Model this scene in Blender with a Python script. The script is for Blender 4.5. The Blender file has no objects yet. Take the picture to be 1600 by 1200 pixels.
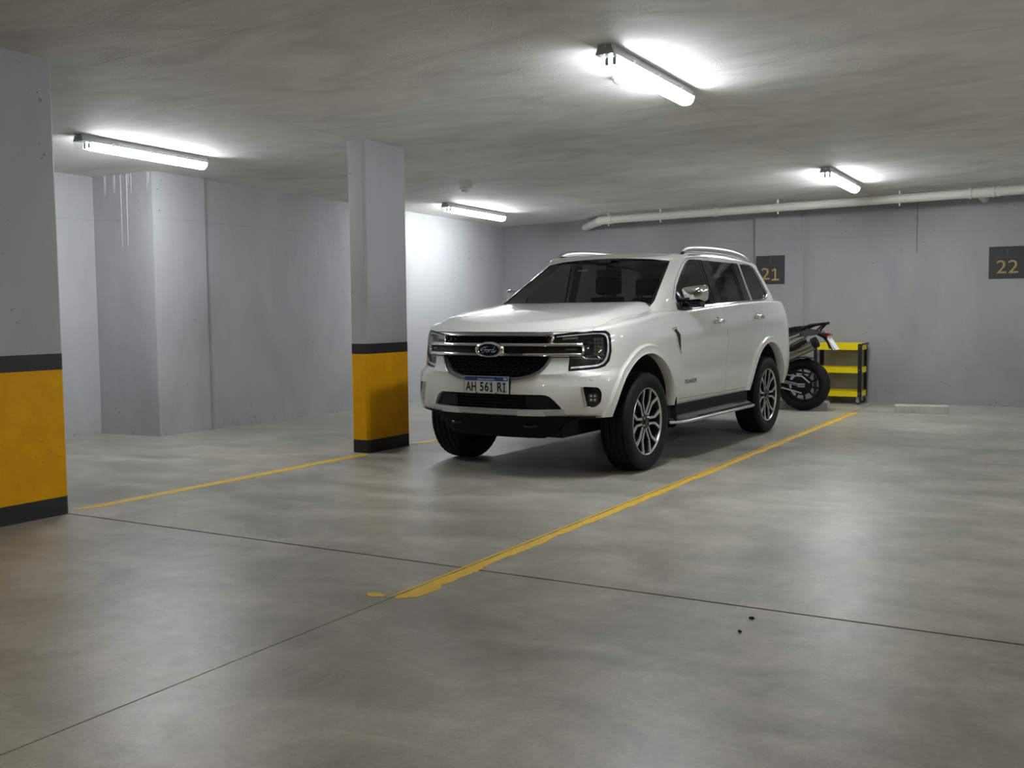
import bpy, bmesh, math, random
from mathutils import Vector, Matrix
from mathutils.bvhtree import BVHTree

random.seed(7)
scene = bpy.context.scene
col = scene.collection
PI = math.pi

# ------------------------------------------------------------------ camera
cam_data = bpy.data.cameras.new('camera')
cam = bpy.data.objects.new('camera', cam_data)
col.objects.link(cam)
cam_data.sensor_width = 36.0
cam_data.lens = 1622.04 / 1600.0 * 36.0
cam_data.clip_start = 0.05
YAW, PITCH, ROLL = -0.5285, -0.0701, -0.0101
fwd = Vector((math.sin(YAW) * math.cos(PITCH), math.cos(YAW) * math.cos(PITCH), math.sin(PITCH)))
rgt = Vector((math.cos(YAW), -math.sin(YAW), 0))
upv = rgt.cross(fwd)
r2 = math.cos(ROLL) * rgt + math.sin(ROLL) * upv
u2 = -math.sin(ROLL) * rgt + math.cos(ROLL) * upv
m3 = Matrix((r2, u2, -fwd)).transposed()
cam.matrix_world = Matrix.Translation((0, 0, 1.2701)) @ m3.to_4x4()
scene.camera = cam

# ------------------------------------------------------------------ world, exposure
world = bpy.data.worlds.new('world')
scene.world = world
world.use_nodes = True
world.node_tree.nodes['Background'].inputs[0].default_value = (0.02, 0.02, 0.022, 1)
world.node_tree.nodes['Background'].inputs[1].default_value = 0.3
scene.view_settings.view_transform = 'Standard'
scene.view_settings.look = 'None'
scene.view_settings.exposure = 0.62
scene.view_settings.gamma = 1.0
scene.view_settings.use_curve_mapping = False
LAMP = 50.0           # emission strength of the tube diffusers
LAMP_COL = (0.93, 0.98, 1.0)

# ------------------------------------------------------------------ materials
def new_mat(name):
    m = bpy.data.materials.new(name)
    m.use_nodes = True
    nt = m.node_tree
    b = nt.nodes['Principled BSDF']
    return m, nt, b

def pm(name, color, rough=0.5, metal=0.0, coat=0.0, coat_rough=0.05, spec=0.5, emit=None, estr=0.0, vary=0.0, vscale=6.0, bump=0.0, bscale=60.0):
    m, nt, b = new_mat(name)
    b.inputs['Base Color'].default_value = (*color, 1)
    b.inputs['Roughness'].default_value = rough
    b.inputs['Metallic'].default_value = metal
    b.inputs['Coat Weight'].default_value = coat
    b.inputs['Coat Roughness'].default_value = coat_rough
    b.inputs['Specular IOR Level'].default_value = spec
    if emit:
        b.inputs['Emission Color'].default_value = (*emit, 1)
        b.inputs['Emission Strength'].default_value = estr
    if vary > 0 or bump > 0:
        tc = nt.nodes.new('ShaderNodeTexCoord')
    if vary > 0:
        n = nt.nodes.new('ShaderNodeTexNoise'); n.inputs['Scale'].default_value = vscale; n.inputs['Detail'].default_value = 6
        nt.links.new(tc.outputs['Object'], n.inputs['Vector'])
        r = nt.nodes.new('ShaderNodeValToRGB')
        r.color_ramp.elements[0].position = 0.3; r.color_ramp.elements[1].position = 0.7
        r.color_ramp.elements[0].color = (*[c * (1 - vary) for c in color], 1)
        r.color_ramp.elements[1].color = (*[min(1, c * (1 + vary)) for c in color], 1)
        nt.links.new(n.outputs['Fac'], r.inputs['Fac']); nt.links.new(r.outputs['Color'], b.inputs['Base Color'])
    if bump > 0:
        n2 = nt.nodes.new('ShaderNodeTexNoise'); n2.inputs['Scale'].default_value = bscale; n2.inputs['Detail'].default_value = 4
        nt.links.new(tc.outputs['Object'], n2.inputs['Vector'])
        bp = nt.nodes.new('ShaderNodeBump'); bp.inputs['Strength'].default_value = bump; bp.inputs['Distance'].default_value = 0.01
        nt.links.new(n2.outputs['Fac'], bp.inputs['Height']); nt.links.new(bp.outputs['Normal'], b.inputs['Normal'])
    return m

def N(nt, typ, **kw):
    n = nt.nodes.new(typ)
    for k, v in kw.items():
        if k in n.inputs: n.inputs[k].default_value = v
        else: setattr(n, k, v)
    return n

def ramp(nt, src, stops):
    r = nt.nodes.new('ShaderNodeValToRGB')
    el = r.color_ramp.elements
    while len(el) < len(stops): el.new(0.5)
    for e, (p, c) in zip(el, stops):
        e.position = p
        e.color = (*c, 1) if len(c) == 3 else c
    nt.links.new(src, r.inputs['Fac'])
    return r.outputs['Color']

def g(v): return (v, v, v)

def mixc(nt, fac, a, b, mode='MIX'):
    m = nt.nodes.new('ShaderNodeMix'); m.data_type = 'RGBA'; m.blend_type = mode
    if isinstance(fac, (int, float)): m.inputs[0].default_value = fac
    else: nt.links.new(fac, m.inputs[0])
    for i, v in ((6, a), (7, b)):
        if isinstance(v, tuple): m.inputs[i].default_value = (*v, 1)
        else: nt.links.new(v, m.inputs[i])
    return m.outputs[2]

def scaled_pos(nt, s):
    geo = nt.nodes.new('ShaderNodeNewGeometry')
    mp = nt.nodes.new('ShaderNodeMapping'); mp.inputs['Scale'].default_value = s
    nt.links.new(geo.outputs['Position'], mp.inputs['Vector'])
    return mp.outputs['Vector']

def noise(nt, vec, scale, detail=6, rough=0.55, dist=0.0):
    n = N(nt, 'ShaderNodeTexNoise', Scale=scale, Detail=detail, Roughness=rough, Distortion=dist)
    nt.links.new(vec, n.inputs['Vector'])
    return n.outputs['Fac']

def bump(nt, b, hs):
    prev = None
    for h, st, d in hs:
        bp = N(nt, 'ShaderNodeBump', Strength=st, Distance=d)
        nt.links.new(h, bp.inputs['Height'])
        if prev: nt.links.new(prev, bp.inputs['Normal'])
        prev = bp.outputs['Normal']
    nt.links.new(prev, b.inputs['Normal'])

def concrete_floor():
    m, nt, b = new_mat('polished_concrete')
    p1 = scaled_pos(nt, (1, 1, 1))
    big = noise(nt, p1, 0.45, 4, 0.55, 0.5)
    mid = noise(nt, scaled_pos(nt, (0.8, 1.5, 1)), 1.7, 5, 0.58, 0.9)
    swirl = noise(nt, scaled_pos(nt, (1.5, 0.9, 1)), 5.0, 5, 0.58, 1.0)
    fine = noise(nt, p1, 55, 6, 0.75)
    c1 = ramp(nt, mid, [(0.36, (0.310, 0.297, 0.254)), (0.5, (0.370, 0.356, 0.308)), (0.64, (0.445, 0.428, 0.374))])
    c2 = ramp(nt, big, [(0.36, g(0.84)), (0.64, g(1.07))])
    c3 = ramp(nt, fine, [(0.34, g(0.86)), (0.66, g(1.12))])
    c4 = ramp(nt, swirl, [(0.36, g(0.93)), (0.5, g(1.0)), (0.64, g(1.08))])
    c = mixc(nt, 1.0, mixc(nt, 1.0, mixc(nt, 1.0, c1, c2, 'MULTIPLY'), c3, 'MULTIPLY'), c4, 'MULTIPLY')
    spots = N(nt, 'ShaderNodeTexVoronoi', Scale=1.9, Randomness=1.0)
    nt.links.new(p1, spots.inputs['Vector'])
    sp = ramp(nt, spots.outputs['Distance'], [(0.0, g(0.35)), (0.014, g(0.45)), (0.02, g(1))])
    c = mixc(nt, 0.4, c, sp, 'MULTIPLY')
    nt.links.new(c, b.inputs['Base Color'])
    trowel = noise(nt, scaled_pos(nt, (1.6, 0.8, 1)), 13.0, 7, 0.62, 0.8)
    ro = N(nt, 'ShaderNodeMapRange'); ro.inputs[1].default_value = 0.25; ro.inputs[2].default_value = 0.75; ro.inputs[3].default_value = 0.25; ro.inputs[4].default_value = 0.46
    avg = N(nt, 'ShaderNodeMath', operation='ADD'); nt.links.new(trowel, avg.inputs[0]); nt.links.new(mid, avg.inputs[1])
    hf = N(nt, 'ShaderNodeMath', operation='MULTIPLY'); nt.links.new(avg.outputs[0], hf.inputs[0]); hf.inputs[1].default_value = 0.5
    nt.links.new(hf.outputs[0], ro.inputs[0]); nt.links.new(ro.outputs[0], b.inputs['Roughness'])
    b.inputs['Specular IOR Level'].default_value = 0.45
    tro = noise(nt, scaled_pos(nt, (1.0, 1.6, 1)), 9.0, 7, 0.65, 1.8)
    bump(nt, b, [(mid, 0.10, 0.012), (tro, 0.12, 0.004), (fine, 0.26, 0.002)])
    return m

def seam_mask(nt, geo_axis, offset, pitch, width):
    """thin lines repeating every pitch metres along an axis of the position"""
    ad = N(nt, 'ShaderNodeMath', operation='SUBTRACT'); nt.links.new(geo_axis, ad.inputs[0]); ad.inputs[1].default_value = offset - pitch / 2
    md = N(nt, 'ShaderNodeMath', operation='FLOORED_MODULO'); nt.links.new(ad.outputs[0], md.inputs[0]); md.inputs[1].default_value = pitch
    sb = N(nt, 'ShaderNodeMath', operation='SUBTRACT'); nt.links.new(md.outputs[0], sb.inputs[0]); sb.inputs[1].default_value = pitch / 2
    ab = N(nt, 'ShaderNodeMath', operation='ABSOLUTE'); nt.links.new(sb.outputs[0], ab.inputs[0])
    return ramp(nt, ab.outputs[0], [(0.0, g(1)), (width * 0.6, g(0.9)), (width, g(0))])

def wobble_axis(nt, axis, amp, scale=1.5):
    geo = nt.nodes.new('ShaderNodeNewGeometry')
    sep = nt.nodes.new('ShaderNodeSeparateXYZ'); nt.links.new(geo.outputs['Position'], sep.inputs[0])
    n = noise(nt, geo.outputs['Position'], scale, 4, 0.6)
    ma = N(nt, 'ShaderNodeMath', operation='MULTIPLY_ADD'); nt.links.new(n, ma.inputs[0]); ma.inputs[1].default_value = amp
    nt.links.new(sep.outputs[axis], ma.inputs[2])
    return ma.outputs[0]

def concrete_ceiling():
    m, nt, b = new_mat('ceiling_concrete')
    p1 = scaled_pos(nt, (1, 1, 1))
    big = noise(nt, p1, 0.5, 5, 0.6, 0.8)
    mid = noise(nt, scaled_pos(nt, (0.7, 1.3, 1)), 1.3, 7, 0.6, 1.4)
    fine = noise(nt, p1, 60, 5, 0.7)
    c1 = ramp(nt, mid, [(0.34, (0.68, 0.668, 0.645)), (0.5, (0.78, 0.77, 0.748)), (0.66, (0.84, 0.83, 0.805))])
    c2 = ramp(nt, big, [(0.3, g(0.86)), (0.7, g(1.05))])
    c = mixc(nt, 1.0, c1, c2, 'MULTIPLY')
    sx = seam_mask(nt, wobble_axis(nt, 'X', 0.05), -5.88, 3.05, 0.010)
    sy = seam_mask(nt, wobble_axis(nt, 'Y', 0.05), 6.96, 2.44, 0.010)
    brk = ramp(nt, noise(nt, p1, 0.9, 3, 0.5), [(0.45, g(0)), (0.55, g(1))])
    seams = mixc(nt, 1.0, mixc(nt, 1.0, sx, sy, 'ADD'), brk, 'MULTIPLY')
    c = mixc(nt, mixc(nt, 1.0, seams, g(0.35), 'MULTIPLY'), c, (0.40, 0.385, 0.35))
    mk = N(nt, 'ShaderNodeTexVoronoi', Scale=0.9, Randomness=1.0)
    nt.links.new(scaled_pos(nt, (0.5, 2.2, 1)), mk.inputs['Vector'])
    mm = ramp(nt, mk.outputs['Distance'], [(0.0, g(0.8)), (0.02, g(0.7)), (0.03, g(0))])
    c = mixc(nt, mm, c, (0.20, 0.19, 0.18))
    nt.links.new(c, b.inputs['Base Color'])
    b.inputs['Roughness'].default_value = 0.72
    b.inputs['Specular IOR Level'].default_value = 0.3
    ridge = noise(nt, scaled_pos(nt, (1.0, 0.45, 1)), 1.6, 5, 0.55, 2.6)
    rr = ramp(nt, ridge, [(0.485, g(0.0)), (0.5, g(1.0)), (0.515, g(0.0))])
    lump = noise(nt, p1, 22, 4, 0.65)
    where = ramp(nt, noise(nt, p1, 0.8, 3, 0.5), [(0.42, g(0)), (0.62, g(1))])
    lump = mixc(nt, 1.0, lump, where, 'MULTIPLY')
    bump(nt, b, [(mid, 0.20, 0.05), (rr, 0.20, 0.006), (seams, 0.3, 0.006), (lump, 0.30, 0.008), (fine, 0.22, 0.004)])
    return m

def painted_wall(name, a, bcol, cc, pour=2.27, lines=0.2):
    """grey paint over cast concrete: bug holes, a pour line, faint board seams, scuffs near the floor"""
    m, nt, b = new_mat(name)
    p1 = scaled_pos(nt, (1, 1, 1))
    big = noise(nt, scaled_pos(nt, (0.8, 0.8, 0.4)), 1.1, 6, 0.62, 0.5)
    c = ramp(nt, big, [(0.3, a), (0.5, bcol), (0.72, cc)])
    geo = nt.nodes.new('ShaderNodeNewGeometry')
    sep = nt.nodes.new('ShaderNodeSeparateXYZ'); nt.links.new(geo.outputs['Position'], sep.inputs[0])
    # bug holes: small, uneven, in loose clusters that thicken towards the floor
    wob = N(nt, 'ShaderNodeTexNoise', Scale=9.0, Detail=2.0)
    nt.links.new(p1, wob.inputs['Vector'])
    wv = nt.nodes.new('ShaderNodeVectorMath'); wv.operation = 'MULTIPLY_ADD'
    nt.links.new(wob.outputs['Color'], wv.inputs[0]); wv.inputs[1].default_value = (0.05, 0.05, 0.09); nt.links.new(p1, wv.inputs[2])
    vo = N(nt, 'ShaderNodeTexVoronoi', Scale=17.0, Randomness=1.0)
    nt.links.new(wv.outputs[0], vo.inputs['Vector'])
    rnd = nt.nodes.new('ShaderNodeSeparateColor'); nt.links.new(vo.outputs['Color'], rnd.inputs[0])
    rad = N(nt, 'ShaderNodeMapRange'); rad.inputs[3].default_value = -0.06; rad.inputs[4].default_value = 0.18
    nt.links.new(rnd.outputs[0], rad.inputs[0])
    df = N(nt, 'ShaderNodeMath', operation='SUBTRACT'); nt.links.new(rad.outputs[0], df.inputs[0]); nt.links.new(vo.outputs['Distance'], df.inputs[1])
    hole = ramp(nt, df.outputs[0], [(0.0, g(0)), (0.05, g(1))])
    sel = noise(nt, p1, 1.3, 5, 0.65)
    zz = N(nt, 'ShaderNodeMapRange'); zz.inputs[1].default_value = 0.0; zz.inputs[2].default_value = 0.9
    zz.inputs[3].default_value = 0.10; zz.inputs[4].default_value = -0.01
    nt.links.new(sep.outputs['Z'], zz.inputs[0])
    ad = N(nt, 'ShaderNodeMath', operation='ADD'); nt.links.new(sel, ad.inputs[0]); nt.links.new(zz.outputs[0], ad.inputs[1])
    selr = ramp(nt, ad.outputs[0], [(0.50, g(0)), (0.56, g(1))])
    hm = mixc(nt, 1.0, hole, selr, 'MULTIPLY')
    scr = noise(nt, scaled_pos(nt, (1.6, 1.6, 0.9)), 7.5, 8, 0.78, 2.0)
    low = N(nt, 'ShaderNodeMapRange'); low.inputs[1].default_value = 0.02; low.inputs[2].default_value = 0.34
    low.inputs[3].default_value = 0.085; low.inputs[4].default_value = 0.0
    nt.links.new(sep.outputs['Z'], low.inputs[0])
    sa = N(nt, 'ShaderNodeMath', operation='ADD'); nt.links.new(scr, sa.inputs[0]); nt.links.new(low.outputs[0], sa.inputs[1])
    scm = ramp(nt, sa.outputs[0], [(0.665, g(0)), (0.71, g(0.75))])
    c = mixc(nt, scm, c, (0.15, 0.145, 0.135))
    pl = seam_mask(nt, wobble_axis(nt, 'Z', 0.05, 1.2), pour + 0.025, 10.0, 0.007)
    brk = ramp(nt, noise(nt, p1, 1.6, 4, 0.6), [(0.40, g(0.1)), (0.55, g(1))])
    pl = mixc(nt, 1.0, pl, brk, 'MULTIPLY')
    xy = N(nt, 'ShaderNodeMath', operation='ADD'); nt.links.new(sep.outputs['X'], xy.inputs[0]); nt.links.new(sep.outputs['Y'], xy.inputs[1])
    vs = mixc(nt, 1.0, mixc(nt, 1.0, seam_mask(nt, xy.outputs[0], 0.31, 1.22, 0.005), brk, 'MULTIPLY'), g(0.5), 'MULTIPLY')
    ln = mixc(nt, 1.0, pl, vs, 'ADD')
    c = mixc(nt, mixc(nt, 1.0, ln, g(lines), 'MULTIPLY'), c, (0.20, 0.20, 0.205))
    c = mixc(nt, mixc(nt, 1.0, hm, g(0.65), 'MULTIPLY'), c, (0.07, 0.07, 0.068))
    nt.links.new(c, b.inputs['Base Color'])
    b.inputs['Roughness'].default_value = 0.62
    b.inputs['Specular IOR Level'].default_value = 0.35
    inv = N(nt, 'ShaderNodeInvert'); nt.links.new(hm, inv.inputs['Color'])
    med = noise(nt, scaled_pos(nt, (1, 1, 0.5)), 3.5, 6, 0.6, 0.8)
    fine = noise(nt, p1, 70, 4, 0.7)
    bump(nt, b, [(med, 0.30, 0.03), (ln, 0.25, 0.004), (inv.outputs[0], 0.35, 0.006), (fine, 0.12, 0.003)])
    return m

def worn_yellow(name, base, dark, holes=True):
    m, nt, b = new_mat(name)
    p1 = scaled_pos(nt, (1, 1, 1))
    big = noise(nt, p1, 5, 6, 0.65)
    c = ramp(nt, big, [(0.3, tuple(v * 0.88 for v in base)), (0.7, tuple(min(1, v * 1.06) for v in base))])
    if holes:
        w = noise(nt, p1, 26, 6, 0.75, 0.6)
        sel = noise(nt, p1, 3.0, 3, 0.5)
        wm = mixc(nt, 1.0, ramp(nt, w, [(0.62, g(0)), (0.66, g(1))]), ramp(nt, sel, [(0.55, g(0)), (0.62, g(1))]), 'MULTIPLY')
        c = mixc(nt, wm, c, dark)
    nt.links.new(c, b.inputs['Base Color'])
    b.inputs['Roughness'].default_value = 0.55
    b.inputs['Specular IOR Level'].default_value = 0.2
    bump(nt, b, [(noise(nt, p1, 60, 4, 0.7), 0.25, 0.004)])
    return m

def road_paint():
    m, nt, b = new_mat('yellow_floor_paint')
    p1 = scaled_pos(nt, (1, 1, 1))
    w = noise(nt, scaled_pos(nt, (3.0, 0.7, 1)), 9, 8, 0.75, 0.8)
    c = ramp(nt, w, [(0.25, (0.42, 0.31, 0.10)), (0.42, (0.70, 0.44, 0.05)), (0.7, (0.80, 0.50, 0.03))])
    nt.links.new(c, b.inputs['Base Color'])
    b.inputs['Roughness'].default_value = 0.55
    bump(nt, b, [(noise(nt, p1, 50, 4, 0.7), 0.2, 0.003)])
    return m

def tinted_glass(name, tint, gloss=1.0):
    """thin pane: tinted straight-through view mixed with a Fresnel mirror reflection"""
    m = bpy.data.materials.new(name); m.use_nodes = True
    nt = m.node_tree
    for n in list(nt.nodes): nt.nodes.remove(n)
    out = nt.nodes.new('ShaderNodeOutputMaterial')
    tr = nt.nodes.new('ShaderNodeBsdfTransparent'); tr.inputs[0].default_value = (*tint, 1)
    gl = nt.nodes.new('ShaderNodeBsdfGlossy'); gl.inputs['Roughness'].default_value = 0.02
    gl.inputs[0].default_value = (gloss, gloss, gloss, 1)
    fr = nt.nodes.new('ShaderNodeFresnel')
    geo = nt.nodes.new('ShaderNodeNewGeometry')      # the pane has two faces: keep the same air-to-glass reflection seen from either side
    ior = nt.nodes.new('ShaderNodeMapRange'); ior.inputs[3].default_value = 1.34; ior.inputs[4].default_value = 1 / 1.34
    nt.links.new(geo.outputs['Backfacing'], ior.inputs[0]); nt.links.new(ior.outputs[0], fr.inputs['IOR'])
    mx = nt.nodes.new('ShaderNodeMixShader')
    nt.links.new(fr.outputs[0], mx.inputs[0]); nt.links.new(tr.outputs[0], mx.inputs[1]); nt.links.new(gl.outputs[0], mx.inputs[2])
    nt.links.new(mx.outputs[0], out.inputs['Surface'])
    return m

M = {}
M['floor'] = concrete_floor()
M['ceiling'] = concrete_ceiling()
M['wall'] = painted_wall('grey_wall_paint', (0.365, 0.37, 0.385), (0.43, 0.435, 0.45), (0.47, 0.475, 0.49))
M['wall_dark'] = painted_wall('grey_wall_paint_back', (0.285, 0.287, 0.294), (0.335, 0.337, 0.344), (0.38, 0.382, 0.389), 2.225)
M['col_paint'] = painted_wall('grey_column_paint', (0.345, 0.349, 0.363), (0.40, 0.404, 0.418), (0.44, 0.444, 0.458), -3.0, 0.0)
M['col_yellow'] = worn_yellow('yellow_column_paint', (0.80, 0.385, 0.0), (0.20, 0.09, 0.02))
M['col_black'] = pm('black_column_paint', (0.014, 0.014, 0.015), 0.55, bump=0.2, bscale=50)
M['line'] = road_paint()
M['crack'] = pm('grey_wall_joint', (0.13, 0.13, 0.133), 0.8)
M['joint'] = pm('dark_joint_concrete', (0.045, 0.043, 0.038), 0.9)  # dark concrete at the bottom of the slab joints
M['paint'] = pm('pearl_white_car_paint', (0.71, 0.71, 0.67), 0.42, coat=1.0, coat_rough=0.03)
M['dark_plastic'] = pm('black_textured_plastic', (0.007, 0.007, 0.0075), 0.6, spec=0.3, bump=0.1, bscale=400)
M['void'] = pm('black_liner', (0.006, 0.006, 0.006), 0.8)
M['gloss_black'] = pm('gloss_black_trim', (0.006, 0.006, 0.0065), 0.15, spec=0.5)
M['chrome'] = pm('chrome', (0.78, 0.77, 0.75), 0.08, metal=1.0)
M['satin_dark'] = pm('dark_satin_trim', (0.26, 0.26, 0.26), 0.3, metal=0.9)
M['skid'] = pm('painted_silver', (0.46, 0.46, 0.47), 0.32, metal=0.6)
M['satin'] = pm('satin_silver', (0.60, 0.60, 0.60), 0.32, metal=0.85)
M['rubber'] = pm('tyre_rubber', (0.007, 0.007, 0.007), 0.65, spec=0.25, bump=0.15, bscale=120)
M['rim'] = pm('machined_alloy', (0.62, 0.61, 0.59), 0.34, metal=0.75)
M['rim_dark'] = pm('dark_alloy', (0.035, 0.035, 0.037), 0.35, metal=0.5)
M['disc'] = pm('brake_steel', (0.30, 0.29, 0.28), 0.35, metal=0.9)
M['glass'] = tinted_glass('tinted_side_glass', (0.50, 0.51, 0.505), 0.8)
M['windshield'] = tinted_glass('windshield_glass', (0.66, 0.68, 0.66), 0.42)
M['lens'] = tinted_glass('clear_lamp_lens', (0.96, 0.965, 0.97))
M['interior'] = pm('dark_cabin_trim', (0.012, 0.012, 0.013), 0.6)
M['seat'] = pm('black_seat_leather', (0.018, 0.017, 0.017), 0.5)
M['drl'] = pm('milky_light_guide', (0.75, 0.77, 0.78), 0.25, coat=0.3)
M['lamp_inner'] = pm('lamp_bezel', (0.055, 0.057, 0.06), 0.22, metal=0.4)
M['plate'] = pm('plate_white', (0.74, 0.75, 0.75), 0.4)
M['plate_blue'] = pm('plate_blue', (0.022, 0.06, 0.26), 0.4)
M['ink'] = pm('black_ink', (0.01, 0.01, 0.01), 0.5)
M['white_ink'] = pm('white_ink', (0.8, 0.8, 0.8), 0.5)
M['sky_ink'] = pm('light_blue_ink', (0.30, 0.52, 0.75), 0.5)
M['badge_blue'] = pm('badge_blue', (0.004, 0.008, 0.035), 0.4, spec=0.2)
M['badge_grey'] = pm('badge_bronze', (0.20, 0.17, 0.13), 0.3, metal=0.7)
M['pvc'] = pm('white_pvc', (0.66, 0.65, 0.60), 0.4, vary=0.05, vscale=2)
M['steel'] = pm('zinc_steel', (0.55, 0.55, 0.53), 0.35, metal=0.8)
M['tray'] = pm('lamp_tray_grey', (0.42, 0.43, 0.43), 0.5)
M['diff'] = pm('lit_lamp_diffuser', (0.9, 0.9, 0.9), 0.4, emit=LAMP_COL, estr=LAMP)
M['diff_fill'] = pm('dim_fill_diffuser', (0.9, 0.9, 0.9), 0.4, emit=(1.0, 0.89, 0.76), estr=LAMP * 0.5)  # warm, weaker glow for the added fill lamps near the camera
M['clear_plastic'] = tinted_glass('clear_lamp_plastic', (0.85, 0.87, 0.88))
M['white_plastic'] = pm('white_plastic', (0.72, 0.73, 0.73), 0.4)
M['sign'] = pm('charcoal_sign_board', (0.040, 0.043, 0.046), 0.5)
M['gold'] = pm('ochre_sign_print', (0.42, 0.29, 0.10), 0.5)
M['sign_grey'] = pm('grey_sign_print', (0.09, 0.093, 0.097), 0.5)
M['cart_yellow'] = pm('cart_yellow', (0.86, 0.68, 0.005), 0.4, coat=0.2)
M['cart_black'] = pm('cart_black', (0.012, 0.012, 0.012), 0.4)
M['caster'] = pm('caster_grey', (0.28, 0.28, 0.27), 0.45)
M['moto_black'] = pm('moto_black', (0.006, 0.006, 0.006), 0.45, spec=0.3)
M['moto_gloss'] = pm('moto_gloss_black', (0.010, 0.010, 0.011), 0.15, coat=1)
M['titan'] = pm('muffler_titanium', (0.30, 0.275, 0.22), 0.3, metal=0.9)
M['moto_alu'] = pm('moto_aluminium', (0.62, 0.61, 0.59), 0.25, metal=0.9)
M['red_lens'] = pm('red_lens', (0.22, 0.008, 0.010), 0.2, coat=0.6)
M['stop'] = pm('pale_concrete', (0.47, 0.455, 0.405), 0.8, vary=0.12, vscale=14, bump=0.4, bscale=60)
M['lime'] = pm('white_lime_streak', (0.66, 0.66, 0.65), 0.8)

# ------------------------------------------------------------------ object helpers
def link(name, me, parent=None):
    o = bpy.data.objects.new(name, me)
    col.objects.link(o)
    if parent: o.parent = parent
    return o

def obj(name, bm, mat, parent=None, smooth=None):
    bmesh.ops.recalc_face_normals(bm, faces=bm.faces)
    me = bpy.data.meshes.new(name)
    bm.to_mesh(me); bm.free()
    for m in (mat if isinstance(mat, (list, tuple)) else [mat]): me.materials.append(m)
    finish(me, smooth)
    return link(name, me, parent)

def finish(me, smooth):
    if smooth:
        me.polygons.foreach_set('use_smooth', [True] * len(me.polygons))
        me.set_sharp_from_angle(angle=math.radians(smooth))

def tag(o, label=None, cat=None, group=None, kind=None):
    if label: o['label'] = label
    if cat: o['category'] = cat
    if group: o['group'] = group
    if kind: o['kind'] = kind
    return o

def empty(name, loc, rz=0.0):
    o = bpy.data.objects.new(name, None)
    col.objects.link(o)
    o.empty_display_size = 0.2
    o.location = loc
    o.rotation_euler = (0, 0, rz)
    return o

def copy_tree(o, parent=None):
    c = o.copy(); col.objects.link(c)
    if parent: c.parent = parent
    for ch in [x for x in bpy.data.objects if x.parent == o]:
        copy_tree(ch, c)
    return c

def box(bm, x0, x1, y0, y1, z0, z1, bev=0.0, mtx=None):
    vs = [bm.verts.new((x, y, z)) for x in (x0, x1) for y in (y0, y1) for z in (z0, z1)]
    fs = [(0, 1, 3, 2), (4, 6, 7, 5), (0, 4, 5, 1), (2, 3, 7, 6), (0, 2, 6, 4), (1, 5, 7, 3)]
    faces = [bm.faces.new([vs[i] for i in f]) for f in fs]
    if mtx is not None:
        for v in vs: v.co = mtx @ v.co
    if bev > 0:
        es = list({e for f in faces for e in f.edges})
        bmesh.ops.bevel(bm, geom=es, offset=bev, segments=2, affect='EDGES', profile=0.6)
    return bm

def newbox(*a, **k):
    return box(bmesh.new(), *a, **k)

def frame_from(d):
    d = d.normalized()
    a = Vector((0, 0, 1)) if abs(d.z) < 0.9 else Vector((1, 0, 0))
    x = d.cross(a).normalized()
    return x, d.cross(x).normalized()

def tube(bm, pts, r, seg=12, cap=True, squash=(1, 1), upfix=None):
    """tube along a path; r may be a list"""
    pts = [Vector(p) for p in pts]
    n = len(pts)
    rings = []
    xprev = None
    for i, p in enumerate(pts):
        if i == 0: d = pts[1] - p
        elif i == n - 1: d = p - pts[i - 1]
        else: d = (pts[i + 1] - p).normalized() + (p - pts[i - 1]).normalized()
        d.normalize()
        if upfix is not None:
            x = d.cross(Vector(upfix)).normalized(); y = x.cross(d).normalized()
        elif xprev is None:
            x, y = frame_from(d)
        else:
            x = (xprev - d * xprev.dot(d)).normalized(); y = d.cross(x).normalized()
        xprev = x
        rr = r[i] if isinstance(r, (list, tuple)) else r
        rings.append([bm.verts.new(p + x * (rr * squash[0] * math.cos(2 * PI * k / seg)) + y * (rr * squash[1] * math.sin(2 * PI * k / seg))) for k in range(seg)])
    for a, b in zip(rings, rings[1:]):
        for k in range(seg):
            bm.faces.new((a[k], a[(k + 1) % seg], b[(k + 1) % seg], b[k]))
    if cap:
        bm.faces.new(rings[0]); bm.faces.new(rings[-1])
    return bm

def lathe(bm, prof, axis='y', seg=48, center=(0, 0, 0), close=True):
    """prof: list of (radius, along)"""
    c = Vector(center)
    rings = []
    for (r, a) in prof:
        ring = []
        for k in range(seg):
            t = 2 * PI * k / seg
            if axis == 'y': v = Vector((r * math.cos(t), a, r * math.sin(t)))
            elif axis == 'z': v = Vector((r * math.cos(t), r * math.sin(t), a))
            else: v = Vector((a, r * math.cos(t), r * math.sin(t)))
            ring.append(bm.verts.new(c + v))
        rings.append(ring)
    for a, b in zip(rings, rings[1:]):
        for k in range(seg):
            bm.faces.new((a[k], a[(k + 1) % seg], b[(k + 1) % seg], b[k]))
    if close:
        bm.faces.new(rings[0]); bm.faces.new(rings[-1])
    return bm

def prism_poly(bm, pts, z0, z1, tr):
    """extrude a closed 2D polygon; tr(a, b, t) -> 3D"""
    lo = [bm.verts.new(tr(a, b, z0)) for a, b in pts]
    hi = [bm.verts.new(tr(a, b, z1)) for a, b in pts]
    n = len(pts)
    bm.faces.new(lo); bm.faces.new(hi)
    for i in range(n):
        bm.faces.new((lo[i], lo[(i + 1) % n], hi[(i + 1) % n], hi[i]))
    return bm

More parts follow.
